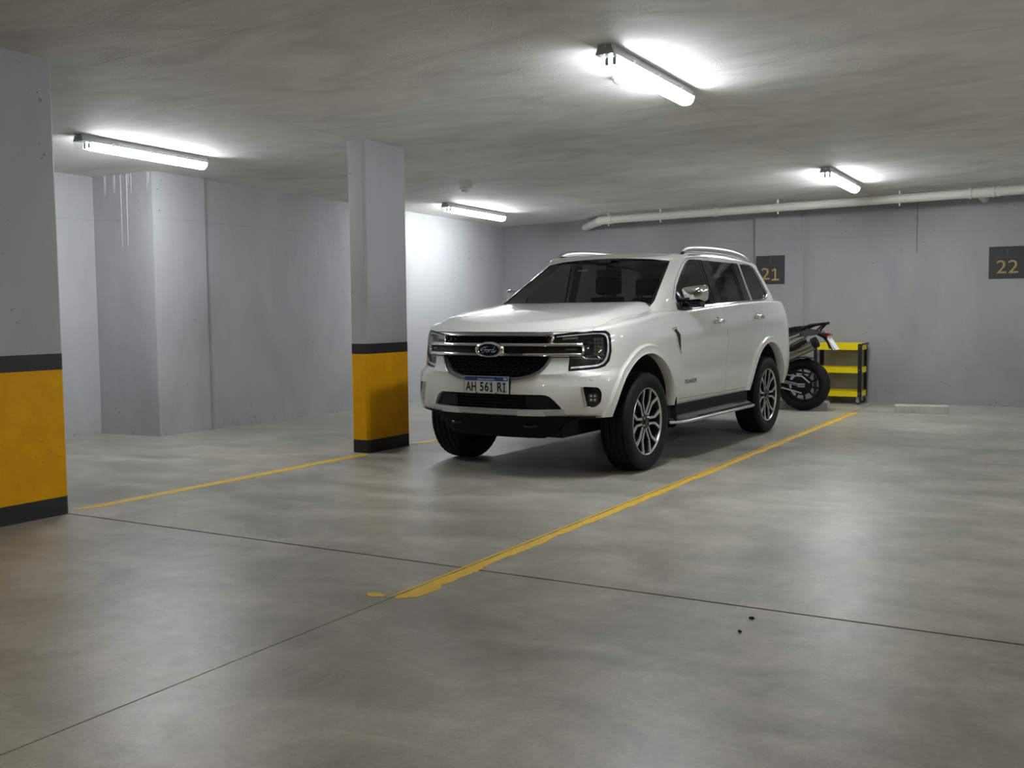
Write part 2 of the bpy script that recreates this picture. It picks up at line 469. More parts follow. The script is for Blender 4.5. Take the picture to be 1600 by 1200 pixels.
def text_bm(body, size, depth, sx=1.0, shear=0.0, spacing=1.0, bold=0.0):
    cu = bpy.data.curves.new('lettering_curve', 'FONT')
    cu.body = body; cu.size = size; cu.extrude = depth / 2
    cu.align_x = 'CENTER'; cu.align_y = 'CENTER'; cu.shear = shear; cu.space_character = spacing
    cu.resolution_u = 6; cu.offset = bold
    o = bpy.data.objects.new('lettering_curve', cu); col.objects.link(o)
    dg = bpy.context.evaluated_depsgraph_get(); dg.update()
    me = bpy.data.meshes.new_from_object(o.evaluated_get(dg))
    bm = bmesh.new(); bm.from_mesh(me)
    bpy.data.meshes.remove(me); bpy.data.objects.remove(o); bpy.data.curves.remove(cu)
    bmesh.ops.scale(bm, vec=(sx, 1, 1), verts=bm.verts)
    return bm

def cm(pts, t):
    """Catmull-Rom through (x, y) control points, t in 0..len-1"""
    n = len(pts)
    i = min(int(t), n - 2); f = t - i
    p0 = pts[max(i - 1, 0)]; p1 = pts[i]; p2 = pts[i + 1]; p3 = pts[min(i + 2, n - 1)]
    return tuple(0.5 * ((2 * b) + (-a + c) * f + (2 * a - 5 * b + 4 * c - d) * f * f + (-a + 3 * b - 3 * c + d) * f ** 3)
                 for a, b, c, d in zip(p0, p1, p2, p3))

def resample(pts, n, per=24):
    dense = []
    for i in range((len(pts) - 1) * per + 1):
        dense.append(cm(pts, i / per))
    L = [0]
    for a, b in zip(dense, dense[1:]):
        L.append(L[-1] + math.dist(a, b))
    out = []; j = 0
    for k in range(n + 1):
        s = L[-1] * k / n
        while j < len(L) - 2 and L[j + 1] < s: j += 1
        f = (s - L[j]) / max(1e-9, L[j + 1] - L[j])
        out.append(tuple(a + (b - a) * f for a, b in zip(dense[j], dense[j + 1])))
    return out

def curve1(tab):
    """smooth 1-D table lookup (Catmull-Rom / cubic Hermite), x ascending"""
    xs = [a for a, _ in tab]; ys = [b for _, b in tab]
    def f(x):
        if x <= xs[0]: return ys[0]
        if x >= xs[-1]: return ys[-1]
        i = 0
        while x > xs[i + 1]: i += 1
        h = xs[i + 1] - xs[i]; t = (x - xs[i]) / h
        def slope(k):
            if k == 0 or k == len(xs) - 1: return 0.0 if len(xs) < 2 else (ys[min(k + 1, len(xs) - 1)] - ys[max(k - 1, 0)]) / (xs[min(k + 1, len(xs) - 1)] - xs[max(k - 1, 0)])
            return (ys[k + 1] - ys[k - 1]) / (xs[k + 1] - xs[k - 1])
        m0, m1 = slope(i) * h, slope(i + 1) * h
        return (2 * t ** 3 - 3 * t * t + 1) * ys[i] + (t ** 3 - 2 * t * t + t) * m0 + (-2 * t ** 3 + 3 * t * t) * ys[i + 1] + (t ** 3 - t * t) * m1
    return f

def sstep(a, b, x):
    t = max(0.0, min(1.0, (x - a) / (b - a)))
    return t * t * (3 - 2 * t)

# ------------------------------------------------------------------ the garage
X0, X1, Y0, Y1 = -9.42, 9.5, -7.0, 14.45
def ceil_z(x, y): return 3.069 + 0.022 * x - 0.018 * y

fb = newbox(X0 - 0.6, X1 + 0.4, Y0 - 0.4, Y1 + 0.5, -0.30, -0.02)
floor = tag(obj('floor', fb, M['joint']), kind='structure')
JX, JY, GAP, GAPY = -2.768, 4.262, 0.0035, 0.009
for (xa, xb, ya, yb) in ((X0 - 0.6, JX - GAP, Y0 - 0.4, JY - GAPY), (JX + GAP, X1 + 0.4, Y0 - 0.4, JY - GAPY),
                         (X0 - 0.6, JX - GAP, JY + GAPY, Y1 + 0.5), (JX + GAP, X1 + 0.4, JY + GAPY, Y1 + 0.5)):
    obj('slab', newbox(xa, xb, ya, yb, -0.02, 0.0), M['floor'], floor)

cb = bmesh.new()
cx = [X0 - 0.6 + (X1 + 1.0 - X0) * i / 8 for i in range(9)]
cy = [Y0 - 0.4 + (Y1 + 0.9 - Y0) * i / 8 for i in range(9)]
for lay in (0.0, 0.25):
    gv = [[cb.verts.new((x, y, ceil_z(x, y) + lay)) for y in cy] for x in cx]
    for i in range(8):
        for j in range(8):
            cb.faces.new((gv[i][j], gv[i][j + 1], gv[i + 1][j + 1], gv[i + 1][j]))
    if lay == 0.0: low = gv
edge = lambda gvv: [gvv[i][0] for i in range(9)] + [gvv[8][j] for j in range(1, 9)] + [gvv[i][8] for i in range(7, -1, -1)] + [gvv[0][j] for j in range(7, 0, -1)]
ea, eb = edge(low), edge(gv)
for i in range(len(ea)):
    cb.faces.new((ea[i], ea[(i + 1) % len(ea)], eb[(i + 1) % len(ea)], eb[i]))
ceiling = tag(obj('ceiling', cb, M['ceiling']), kind='structure')

HT = 3.4   # walls run up into the ceiling slab
def wall_poly(name, pts, mat, kind='structure', parent=None):
    b = prism_poly(bmesh.new(), pts, -0.1, HT_LOW, lambda a, c, t: Vector((a, c, t if t < 0 else ceil_z(a, c) + 0.02)))
    o = obj(name, b, mat, parent)
    if kind: o['kind'] = kind
    return o
HT_LOW = 1.0
wl = wall_poly('wall_left', [(-8.655, 8.16), (-8.545, 14.06), (-8.60, 14.06), (-8.59, Y1 + 0.1), (-9.5, Y1 + 0.1), (-9.5, 8.16)], M['wall'])
wall_poly('trim_1', [(-8.615, 7.455), (-8.60, 8.155), (-9.5, 8.155), (-9.5, 7.36)], M['wall'])       # pilaster on the left wall
wall_poly('wall_left_front', [(-9.42, 7.40), (-9.44, Y0), (-10.0, Y0), (-10.0, 7.40)], M['wall'])
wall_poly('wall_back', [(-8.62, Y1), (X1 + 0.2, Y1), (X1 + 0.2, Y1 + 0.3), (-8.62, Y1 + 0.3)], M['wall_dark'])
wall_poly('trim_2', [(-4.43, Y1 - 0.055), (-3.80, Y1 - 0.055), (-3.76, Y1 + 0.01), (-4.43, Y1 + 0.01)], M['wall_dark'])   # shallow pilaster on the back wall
wall_poly('wall_right', [(X1, Y0), (X1, Y1 + 0.2), (X1 + 0.3, Y1 + 0.2), (X1 + 0.3, Y0)], M['wall'])
wall_poly('wall_front', [(X0 - 0.3, Y0), (X1 + 0.2, Y0), (X1 + 0.2, Y0 - 0.3), (X0 - 0.3, Y0 - 0.3)], M['wall'])

# form joint cut in the back wall: a thin dark fillet
jb = bmesh.new()
prev = None
pth = [(-2.295 + random.uniform(-0.006, 0.006), Y1 - 0.0015, 2.64 - 0.06 * k) for k in range(12)]
for (x, y, z) in pth:
    a = jb.verts.new((x - 0.004, y, z)); c = jb.verts.new((x + 0.004, y, z)); d = jb.verts.new((x, y - 0.003, z))
    if prev:
        jb.faces.new((prev[0], a, d, prev[2])); jb.faces.new((prev[2], d, c, prev[1]))
    prev = (a, c, d)
tag(obj('trim_3', jb, M['crack']), kind='structure')

# lime streaks running down the left pilaster's face
st = tag(empty('lime_streaks', (-9.0, 7.40, 2.4)), 'white lime streaks running down from the ceiling on the left wall pilaster', 'stain')
for k in range(11):
    fx = 0.12 + 0.86 * random.random()
    x = -9.42 + fx * 0.80
    y = 7.36 + (x + 9.5) / 0.885 * 0.095 - 0.003
    ln = random.choice((0.12, 0.18, 0.3, 0.25, 0.75 if k % 4 == 0 else 0.2))
    zt = ceil_z(x, y) - 0.005
    b = bmesh.new()
    tube(b, [(x - 9.0 * -1 - 0, y - 7.40, zt - 2.4), (x + 9.0, y - 7.40, zt - 2.4 - ln * 0.6), (x + 9.0, y - 7.40, zt - 2.4 - ln)], [0.006, 0.0035, 0.0015], 6, squash=(1, 1))
    obj('streak', b, M['lime'], st, 60)

# ------------------------------------------------------------------ columns
def column(x0, x1, y0, y1, zs, label, ch=0.025):
    t = empty('concrete_column', ((x0 + x1) / 2, (y0 + y1) / 2, 0))
    tag(t, label, 'column', 'concrete columns')
    ox, oy = t.location.x, t.location.y
    pts = [(x0 + ch, y0), (x1 - ch, y0), (x1, y0 + ch), (x1, y1 - ch), (x1 - ch, y1), (x0 + ch, y1), (x0, y1 - ch), (x0, y0 + ch)]
    pts = [(a - ox, b - oy) for a, b in pts]
    ztop = ceil_z(ox, oy) + 0.03
    levels = [0.0] + zs + [ztop]
    for nm, mt, za, zb, grow in (('base_band', M['col_black'], levels[0], levels[1], 0.0015), ('yellow_band', M['col_yellow'], levels[1], levels[2], 0.001),
                                 ('black_band', M['col_black'], levels[2], levels[3], 0.0015), ('shaft', M['col_paint'], levels[3], ztop, 0.0)):
        k = [(a + math.copysign(grow, a), b + math.copysign(grow, b)) for a, b in pts]
        obj(nm, prism_poly(bmesh.new(), k, za, zb, lambda a, b, z: Vector((a, b, z))), mt, t)
    return t
column(-6.015, -5.82, 7.395, 8.03, [0.118, 0.898, 0.99], 'free-standing grey column with yellow and black foot right beside the car')
column(-6.02, -5.80, 3.62, 4.275, [0.117, 0.929, 1.031], 'near grey column with yellow and black foot cut by the left frame edge')

# ------------------------------------------------------------------ painted lines on the floor
def painted_line(name, xl, xr, ya, yb, label, step=0.05, rag=0.012, skew=0.0, blunt=False):
    b = bmesh.new()
    n = int((yb - ya) / step)
    prev = None
    jl = jr = 0
    for i in range(n + 1):
        y = ya + (yb - ya) * i / n
        jl = 0.6 * jl + random.uniform(-rag, rag) * 0.4
        jr = 0.75 * jr + random.uniform(-rag, rag)
        k = skew * (i / n)
        e = 1.0
        if blunt:
            e = 1.0 + (0.38 if 0.05 < y - ya < 0.26 else 0.28 if 0.31 < y - ya < 0.66 else 0.0) + (-0.45 if y - ya < 0.02 else 0.0)
        elif i < 3: e = (0.35, 0.7, 0.9)[i]
        vs = [b.verts.new((xl + jl + k, y, 0.0002)), b.verts.new((xl + jl + k, y, 0.0014)), b.verts.new((xl + (xr - xl) * e + jr + k, y, 0.0014)), b.verts.new((xl + (xr - xl) * e + jr + k, y, 0.0002))]
        if prev:
            for q in range(3): b.faces.new((prev[q], prev[q + 1], vs[q + 1], vs[q]))
        prev = vs
    o = obj(name, b, M['line'])
    return tag(o, label, 'floor marking') if label else o
long_line = empty('parking_line', (0, 0, 0))
tag(long_line, 'long yellow painted parking line running along the bare bay right of the car', 'floor marking')
for xl_, xr_, rg in ((-2.788, -2.7725, 0.0015), (-2.7635, -2.695, 0.009)):
    o_ = painted_line('paint_strip', xl_, xr_, 3.66, 12.95, None, step=0.03, rag=rg, blunt=rg > 0.005)
    o_.parent = long_line
painted_line('parking_line', -5.90, -5.80, 4.36, 7.33, 'yellow painted parking line between the two striped columns', rag=0.004, skew=0.03)
painted_line('parking_line', -5.87, -5.77, 8.08, 12.9, 'yellow painted parking line behind the free-standing column beside the car', rag=0.004)
b = bmesh.new()
blob = [(-2.86 + 0.055 * math.cos(t) * random.uniform(0.75, 1.15), 3.66 + 0.03 * math.sin(t) * random.uniform(0.7, 1.2)) for t in [2 * PI * k / 14 for k in range(14)]]
prism_poly(b, blob, 0.0002, 0.0014, lambda a, c, z: Vector((a, c, z)))
tag(obj('paint_blot', b, M['line']), 'small yellow paint blot on the floor at the near end of the long line', 'floor marking')
for (x, y, s, lab) in ((-1.267, 4.10, 0.013, 'larger dark crumb lying on the floor short of the crossing joint'), (-1.254, 3.905, 0.008, 'smaller dark crumb on the floor nearest the camera')):
    b = bmesh.new()
    bmesh.ops.create_icosphere(b, subdivisions=2, radius=1)
    for v in b.verts:
        v.co = Vector((v.co.x * s, v.co.y * s * 0.45, v.co.z * 0.006)) * random.uniform(0.85, 1.15)
        v.co += Vector((x, y, 0.005))
    tag(obj('debris_crumb', b, M['ink'], None, 40), lab, 'debris')

# ------------------------------------------------------------------ ceiling lamps
def batten(center, length, label, glow='diff'):
    """weatherproof tube fitting, axis along Y, hung under the sloping slab"""
    x, y = center
    t = empty('fluorescent_light', (x, y, ceil_z(x, y)))
    t.rotation_euler = (-0.018, 0, 0)
    tag(t, label, 'ceiling light', 'ceiling strip lights')
    h = length / 2
    b = bmesh.new()
    sec = [(-0.044, 0.004), (-0.052, -0.030), (-0.062, -0.050), (-0.063, -0.058), (0.063, -0.058), (0.062, -0.050), (0.052, -0.030), (0.044, 0.004)]
    prism_poly(b, sec, -h, h, lambda a, c, s: Vector((a, s, c)))
    obj('tray', b, M['tray'], t)
    b = bmesh.new()
    sec = [(0.062 * math.copysign(abs(math.cos(PI + PI * k / 12)) ** 0.7, math.cos(PI + PI * k / 12)), -0.0585 + 0.060 * math.sin(PI + PI * k / 12)) for k in range(13)]
    prism_poly(b, sec, -h + 0.12, h - 0.02, lambda a, c, s: Vector((a, s, c)))
    obj('diffuser', b, M[glow], t, 40)
    # the unlit clear end with the tube sockets inside
    b = bmesh.new()
    prism_poly(b, sec, -h, -h + 0.119, lambda a, c, s: Vector((a, s, c)))
    obj('end_cover', b, M['clear_plastic'], t, 40)
    b = bmesh.new()
    prism_poly(b, [(a * 0.94, -0.0585 + (c + 0.0585) * 0.94) for a, c in sec], h - 0.0195, h, lambda a, c, s: Vector((a, s, c)))
    obj('end_cap', b, M['white_plastic'], t, 40)
    for s in (-1, 1):
        b = newbox(s * 0.026 - 0.012, s * 0.026 + 0.012, -h + 0.085, -h + 0.115, -0.105, -0.060, bev=0.004)
        obj('tube_socket', b, M['tray'], t)
    for k in range(3):
        for s in (-1, 1):
            yy = -h + length * (k + 0.75) / 3.4
            obj('clip', newbox(s * 0.062 - 0.004, s * 0.062 + 0.006, yy - 0.012, yy + 0.012, -0.072, -0.038, bev=0.003), M['white_plastic'], t)
    b = bmesh.new()
    tube(b, [(0, -h, -0.015), (0, -h - 0.03, -0.015)], 0.012, 10)
    obj('cable_gland', b, M['tray'], t)
    return t
batten((-2.776, 6.634), 1.42, 'lit strip light in the middle of the ceiling with a round detector beside it')
batten((-7.623, 6.534), 1.40, 'lit strip light over the left bay near the wall pilaster')
batten((-7.646, 12.14), 1.48, 'lit strip light in the far left corner above the car bonnet')
batten((-2.796, 12.33), 1.48, 'lit strip light close to the white pipe along the back wall')
batten((2.1, 6.85), 1.45, 'unseen fill strip light over the next bay, outside the right of the picture')  # unseen lamps carrying on the ceiling grid, supplying fill from the right
batten((2.1, 12.95), 1.45, 'unseen fill strip light by the back wall, outside the right of the picture')

batten((-2.9, 0.2), 1.45, 'dim added fill light left of the camera, outside the picture', 'diff_fill')  # dim lamps added as fill for the near floor and ceiling
batten((2.1, 0.3), 1.45, 'dim added fill light right of the camera, outside the picture', 'diff_fill')
batten((7.0, 0.3), 1.45, 'dim added fill light over the near right bay, far outside the picture', 'diff_fill')
batten((7.0, 6.85), 1.45, 'added fill strip light over the middle right bay, far outside the picture')  # extra lamps added out of view for more fill from the right
batten((7.0, 12.95), 1.45, 'added fill strip light by the far right wall, far outside the picture')

def detector(x, y, r, mat, label):
    t = empty('smoke_detector', (x, y, ceil_z(x, y)))
    tag(t, label, 'smoke detector', 'ceiling smoke detectors')
    obj('base', lathe(bmesh.new(), [(r * 1.0, 0.004), (r * 1.0, -0.012), (r * 0.95, -0.016)], 'z', 28), mat, t, 40)
    obj('sensor_head', lathe(bmesh.new(), [(r * 0.72, -0.0155), (r * 0.70, -0.034), (r * 0.5, -0.045), (r * 0.2, -0.048)], 'z', 28), mat, t, 40)
    return t
detector(-3.034, 6.716, 0.062, M['white_plastic'], 'round white detector on the ceiling next to the middle strip light')
detector(-6.745, 10.511, 0.075, M['white_plastic'], 'small round detector on bare ceiling right of the free-standing column')

# ------------------------------------------------------------------ drain pipe along the back wall
PY = 13.92
def pipe_z(x): return 2.582 + (x + 6.60) * 0.0132
pr = 0.055
t = empty('drain_pipe', (-3.5, PY, pipe_z(-3.5)))
tag(t, 'white plastic drain pipe hung under the ceiling along the back wall', 'pipe')
O = t.location.copy()
def P(x, y, z): return Vector((x, y, z)) - O
b = bmesh.new()
tube(b, [P(-6.56, PY, pipe_z(-6.56)), P(-4, PY, pipe_z(-4)), P(5.5, PY, pipe_z(5.5))], pr, 24)
obj('pipe_run', b, M['pvc'], t, 40)
b = bmesh.new()
e0 = P(-6.55, PY, pipe_z(-6.55))
tube(b, [e0 + Vector((0.12, 0, 0.001)), e0, e0 + Vector((-0.05, 0.02, -0.002)), e0 + Vector((-0.10, 0.06, -0.008))], pr * 1.09, 24)
obj('elbow', b, M['pvc'], t, 40)
b = bmesh.new()
tube(b, [e0 + Vector((-0.07, 0.04, -0.006)), e0 + Vector((-0.62, 0.61, -0.045))], pr, 24)
obj('outlet_pipe', b, M['pvc'], t, 40)
for x, w, rr in ((-6.43, 0.05, 1.16), (-4.85, 0.035, 1.18), (-4.81, 0.02, 1.10), (-1.607, 0.028, 1.22), (-1.55, 0.05, 1.1), (-1.35, 0.03, 1.2), (-1.29, 0.045, 1.13)):
    b = bmesh.new()
    z = pipe_z(x)
    tube(b, [P(x - w / 2, PY, z), P(x - w / 4, PY, z), P(x + w / 4, PY, z), P(x + w / 2, PY, z)], [pr * rr * 0.97, pr * rr, pr * rr, pr * rr * 0.97], 24)
    obj('coupling', b, M['pvc'], t, 40)
b = bmesh.new()
d_ = Vector((-0.69, 0.72, -0.05)).normalized()
tube(b, [e0 + Vector((-0.085, 0.05, -0.007)), e0 + Vector((-0.085, 0.05, -0.007)) + d_ * 0.04], pr * 1.2, 24)
obj('coupling', b, M['pvc'], t, 40)
b = bmesh.new()
tube(b, [P(-1.57, PY, pipe_z(-1.5)), P(-1.36, PY, pipe_z(-1.4))], pr * 1.07, 24)
obj('tee_body', b, M['pvc'], t, 40)
b = bmesh.new()
zt_ = pipe_z(-1.5)
tube(b, [P(-1.50, PY, zt_), P(-1.50, Y1 + 0.01, zt_ - 0.02)], pr, 24)
tee = obj('tee_branch', b, M['pvc'], t, 40)
for x in (-5.66, -3.98, -2.43, -6.47, 0.4):
    z = pipe_z(x)
    b = bmesh.new()
    tube(b, [P(x - 0.013, PY, z), P(x + 0.013, PY, z)], pr * 1.05, 24)
    h = obj('hanger', b, M['pvc'], t, 40)
    b = bmesh.new()
    tube(b, [P(x, PY, z + pr), P(x, PY, ceil_z(x, PY) + 0.01)], 0.005, 8)
    obj('hanger_rod', b, M['steel'], h)
    b = bmesh.new()
    tube(b, [P(x, PY, z + pr + 0.005), P(x, PY, z + pr + 0.045)], 0.014, 8)
    obj('hanger_nut', b, M['white_plastic'], h)
    b = bmesh.new()
    tube(b, [P(x, PY, z - pr), P(x, PY, z - pr - 0.032)], 0.011, 8)
    obj('hanger_bolt', b, M['white_plastic'], h)

# ------------------------------------------------------------------ bay number signs
def sign(xc, zc, w, h, yf, body, label, txs):
    t = empty('parking_sign', (xc, yf, zc))
    tag(t, label, 'sign', 'bay number signs')
    obj('board', newbox(-w / 2, w / 2, -0.006, 0.0, -h / 2, h / 2), M['sign'], t)
    rot = Matrix.Rotation(PI / 2, 4, 'X')
    b = text_bm(body, 0.235, 0.002, 1.12, 0, 1.02)
    b.transform(Matrix.Translation((txs, -0.0072, -0.062)) @ rot)
    if body == '2':
        box(b, 0.062, 0.084, -0.0082, -0.0062, -0.147, 0.018)
        box(b, 0.022, 0.124, -0.0084, -0.0062, -0.1475, -0.125)
        mt_ = Matrix.Translation((0.050, -0.0076, 0.0)) @ Matrix.Rotation(-0.55, 4, 'Y')
        box(b, -0.028, 0.026, -0.001, 0.001, -0.010, 0.010, mtx=mt_)
    obj('number', b, M['gold'], t)
    obj('rule', newbox(-w * 0.36, w * 0.36, -0.0078, -0.0062, 0.062, 0.066), M['sign_grey'], t)
    bb = newbox(-0.007, 0.007, -0.0078, -0.0062, 0.10, 0.165)
    box(bb, 0.012, 0.05, -0.0078, -0.0062, 0.158, 0.163)
    obj('emblem', bb, M['sign_grey'], t)
    return t
sign(-1.222, 1.816, 0.425, 0.402, Y1, '22', 'charcoal bay sign reading 22 at the right edge of the back wall', 0.0)
sign(-4.215, 1.806, 0.405, 0.396, Y1 - 0.055, '2', 'charcoal bay sign reading 21 half hidden behind the car roof', -0.065)

# ------------------------------------------------------------------ wheel stops
def wheel_stop(xc, yc, rz, ln, label):
    b = bmesh.new()
    sec = [(-0.065, 0.0), (-0.058, 0.085), (-0.045, 0.098), (0.045, 0.098), (0.058, 0.085), (0.065, 0.0)]
    prism_poly(b, sec, -ln / 2, ln / 2, lambda a, c, s: Vector((s, a, c)))
    bmesh.ops.bevel(b, geom=list(b.edges), offset=0.004, segments=1, affect='EDGES')
    o = obj('wheel_stop', b, M['stop'])
    o.location = (xc, yc, 0); o.rotation_euler = (0, 0, rz)
    return tag(o, label, 'wheel stop', 'concrete wheel stops')
wheel_stop(-2.015, 13.20, 0.10, 0.60, 'pale concrete wheel stop on open floor in front of bay 22')
wheel_stop(-3.42, 13.22, 0.10, 0.60, 'pale concrete wheel stop half hidden behind the motorcycle wheel')

# ------------------------------------------------------------------ the car (local frame: x forward from the front axle, y left, z up)
CA = -0.0378
car = empty('suv_car', (-4.1125, 7.6224, 0), math.atan2(-math.cos(CA), math.sin(CA)))
tag(car, 'white seven-seat family SUV parked nose out on its bay', 'car')

S_curve = curve1([(-4.1, 1.31), (-3.7, 1.345), (-2.9, 1.350), (-1.66, 1.307), (-0.8, 1.262), (-0.4, 1.252), (0.0, 1.215), (0.3, 1.188), (0.6, 1.152), (0.8, 1.126), (0.95, 1.115)])
H_curve = curve1([(-4.1, 1.33), (-3.0, 1.36), (-0.6, 1.345), (-0.4, 1.338), (-0.1, 1.303), (0.2, 1.264), (0.5, 1.216), (0.7, 1.176), (0.8, 1.150), (0.95, 1.135)])
dF = curve1([(0.45, -0.045), (0.52, -0.012), (0.60, 0.0), (0.68, -0.006), (0.735, -0.016), (0.765, -0.026), (0.80, -0.022), (0.835, -0.040), (0.88, -0.055), (0.98, -0.068), (1.08, -0.085), (1.13, -0.10), (1.3, -0.15)])
dR = curve1([(0.45, 0.10), (0.55, 0.02), (0.75, 0.0), (1.0, 0.03), (1.3, 0.09)])
PLAN = [(0.905, 0.0), (0.896, 0.20), (0.866, 0.39), (0.810, 0.54), (0.728, 0.685), (0.632, 0.800), (0.525, 0.875), (0.38, 0.912), (0.10, 0.921), (-0.4, 0.925), (-1.2, 0.928), (-2.0, 0.928), (-2.8, 0.924), (-3.3, 0.915), (-3.62, 0.895), (-3.82, 0.845), (-3.94, 0.74), (-4.00, 0.5), (-4.015, 0.0)]
ZB = 0.47

WZR = curve1([(0.0, 0.912), (0.03, 0.936), (0.08, 0.962), (0.15, 0.982), (0.25, 0.996), (0.36, 1.0), (0.9, 1.0)])
WZF = curve1([(0.0, 0.962), (0.03, 0.978), (0.08, 0.990), (0.15, 0.997), (0.25, 1.0), (0.9, 1.0)])
LOWW = curve1([(0.45, 0.955), (0.55, 0.980), (0.66, 0.996), (0.80, 1.0), (1.5, 1.0)])

def body_point(X0_, Y0_, z):
    s = S_curve(X0_)
    d = s - z
    k = sstep(-0.55, 0.25, X0_)
    fac = (WZR(d) * (1 - k) + WZF(d) * k) * LOWW(z)
    wf = sstep(0.15, 0.78, X0_); wr = sstep(-3.3, -3.9, X0_) if X0_ < -3.3 else 0.0
    x = X0_ + wf * dF(z) + wr * dR(z)
    y = Y0_ * fac
    # the bumper corners stand proud of the lamps above them
    bz = sstep(0.815, 0.775, z) if z > 0.775 else 1.0
    if X0_ > 0.40:
        bc = sstep(0.40, 0.55, X0_) * sstep(0.60, 0.76, Y0_)
        x += 0.030 * bc * bz; y += 0.022 * bc * bz
    # hollow of the lower doors
    sc = sstep(-0.62, -0.95, X0_) * sstep(-2.55, -2.2, X0_) if X0_ < -0.62 else 0.0
    y -= 0.016 * sc * math.exp(-((z - 0.73) / 0.085) ** 2)
    y += 0.010 * (1 - k) * math.exp(-((z - (s - 0.20)) / 0.04) ** 2) * sstep(-3.7, -3.2, X0_) * (1 if Y0_ > 0.5 else 0)
    return x, y

def solid_from_rings(rings, spine):
    """closed manifold from a stack of closed rings (left half mirrored); spine(i) collapses a ring to the mid plane"""
    bm = bmesh.new()
    vr = []
    for ring in rings:
        n = len(ring)
        left = [bm.verts.new(p) for p in ring]
        right = [bm.verts.new((p[0], -p[1], p[2])) for p in ring[1:-1]]
        vr.append(left + right[::-1])
    for a, b_ in zip(vr, vr[1:]):
        m = len(a)
        for i in range(m):
            bm.faces.new((a[i], a[(i + 1) % m], b_[(i + 1) % m], b_[i]))
    bmesh.ops.remove_doubles(bm, verts=bm.verts, dist=0.0004)
    bmesh.ops.dissolve_degenerate(bm, dist=0.0001, edges=bm.edges)
    bmesh.ops.recalc_face_normals(bm, faces=bm.faces)
    return bm

def inset_dir(pts):
    out = []
    n = len(pts)
    for i in range(n):
        a = pts[max(i - 1, 0)]; c = pts[min(i + 1, n - 1)]
        if i == 0: a = (c[0], -c[1])
        if i == n - 1: c = (a[0], -a[1])
        tx, ty = c[0] - a[0], c[1] - a[1]
        L = math.hypot(tx, ty) or 1
        out.append((ty / L, -tx / L))
    return out

def lower_body():
    NU, NV = 150, 26
    out = resample(PLAN, NU)
    rings = []
    R = 0.045
    def ring_at(fr, inset=0.0, lift=None):
        pts = []
        for (x0, y0) in out:
            s = S_curve(x0) - R
            z = ZB + (s - ZB) * fr
            x, y = body_point(x0, y0, z)
            pts.append((x, y, z))
        return pts
    # bottom: spine then inset rings then edge
    base = ring_at(0.0)
    def spine_x(x): return max(-3.4, min(0.40, x))
    rings.append([(spine_x(x), 0.0, z) for x, y, z in base])
    rings.append([(x + (spine_x(x) - x) * 0.5, y * 0.5, z) for x, y, z in base])
    nd = inset_dir([(x, y) for x, y, z in base])
    rings.append([(x - n[0] * 0.012, max(0, y - n[1] * 0.012), z) for (x, y, z), n in zip(base, nd)])
    for j in range(NV + 1):
        fr = j / NV
        pts = ring_at(fr)
        if j == 0: pts = [(x, y, z + 0.012) for x, y, z in pts]
        rings.append(pts)
    top = rings[-1]
    nd = inset_dir([(x, y) for x, y, z in top])
    for k in range(1, 6):
        ph = PI / 2 * k / 5
        ins, up = R * (1 - math.cos(ph)), R * math.sin(ph)
        rings.append([(x - n[0] * ins, max(0, y - n[1] * ins) if i not in (0, len(top) - 1) else 0.0, z + up) for i, ((x, y, z), n) in enumerate(zip(top, nd))])
    edge_ = rings[-1]
    # bonnet profile: fender shoulder, rise to a raised ridge, then a slightly hollow middle
    gp = curve1([(0.0, 0.0), (0.05, 0.10), (0.09, 0.34), (0.14, 0.72), (0.20, 0.93), (0.30, 0.985), (0.45, 0.975), (0.7, 0.985), (1.0, 1.0)])
    for k in range(1, 19):
        tt = k / 18
        ring = []
        for (x, y, z) in edge_:
            xs = spine_x(x)
            px, py = x + (xs - x) * tt, y * (1 - tt)
            h = H_curve(px)
            zz = z + (h - z) * gp(tt)
            # follow the falling nose line as the ring moves back
            zz += (S_curve(px) - S_curve(x)) * (1 - gp(tt)) * 0.9
            ring.append((px, py, zz))
        rings.append(ring)
    return solid_from_rings(rings, None)

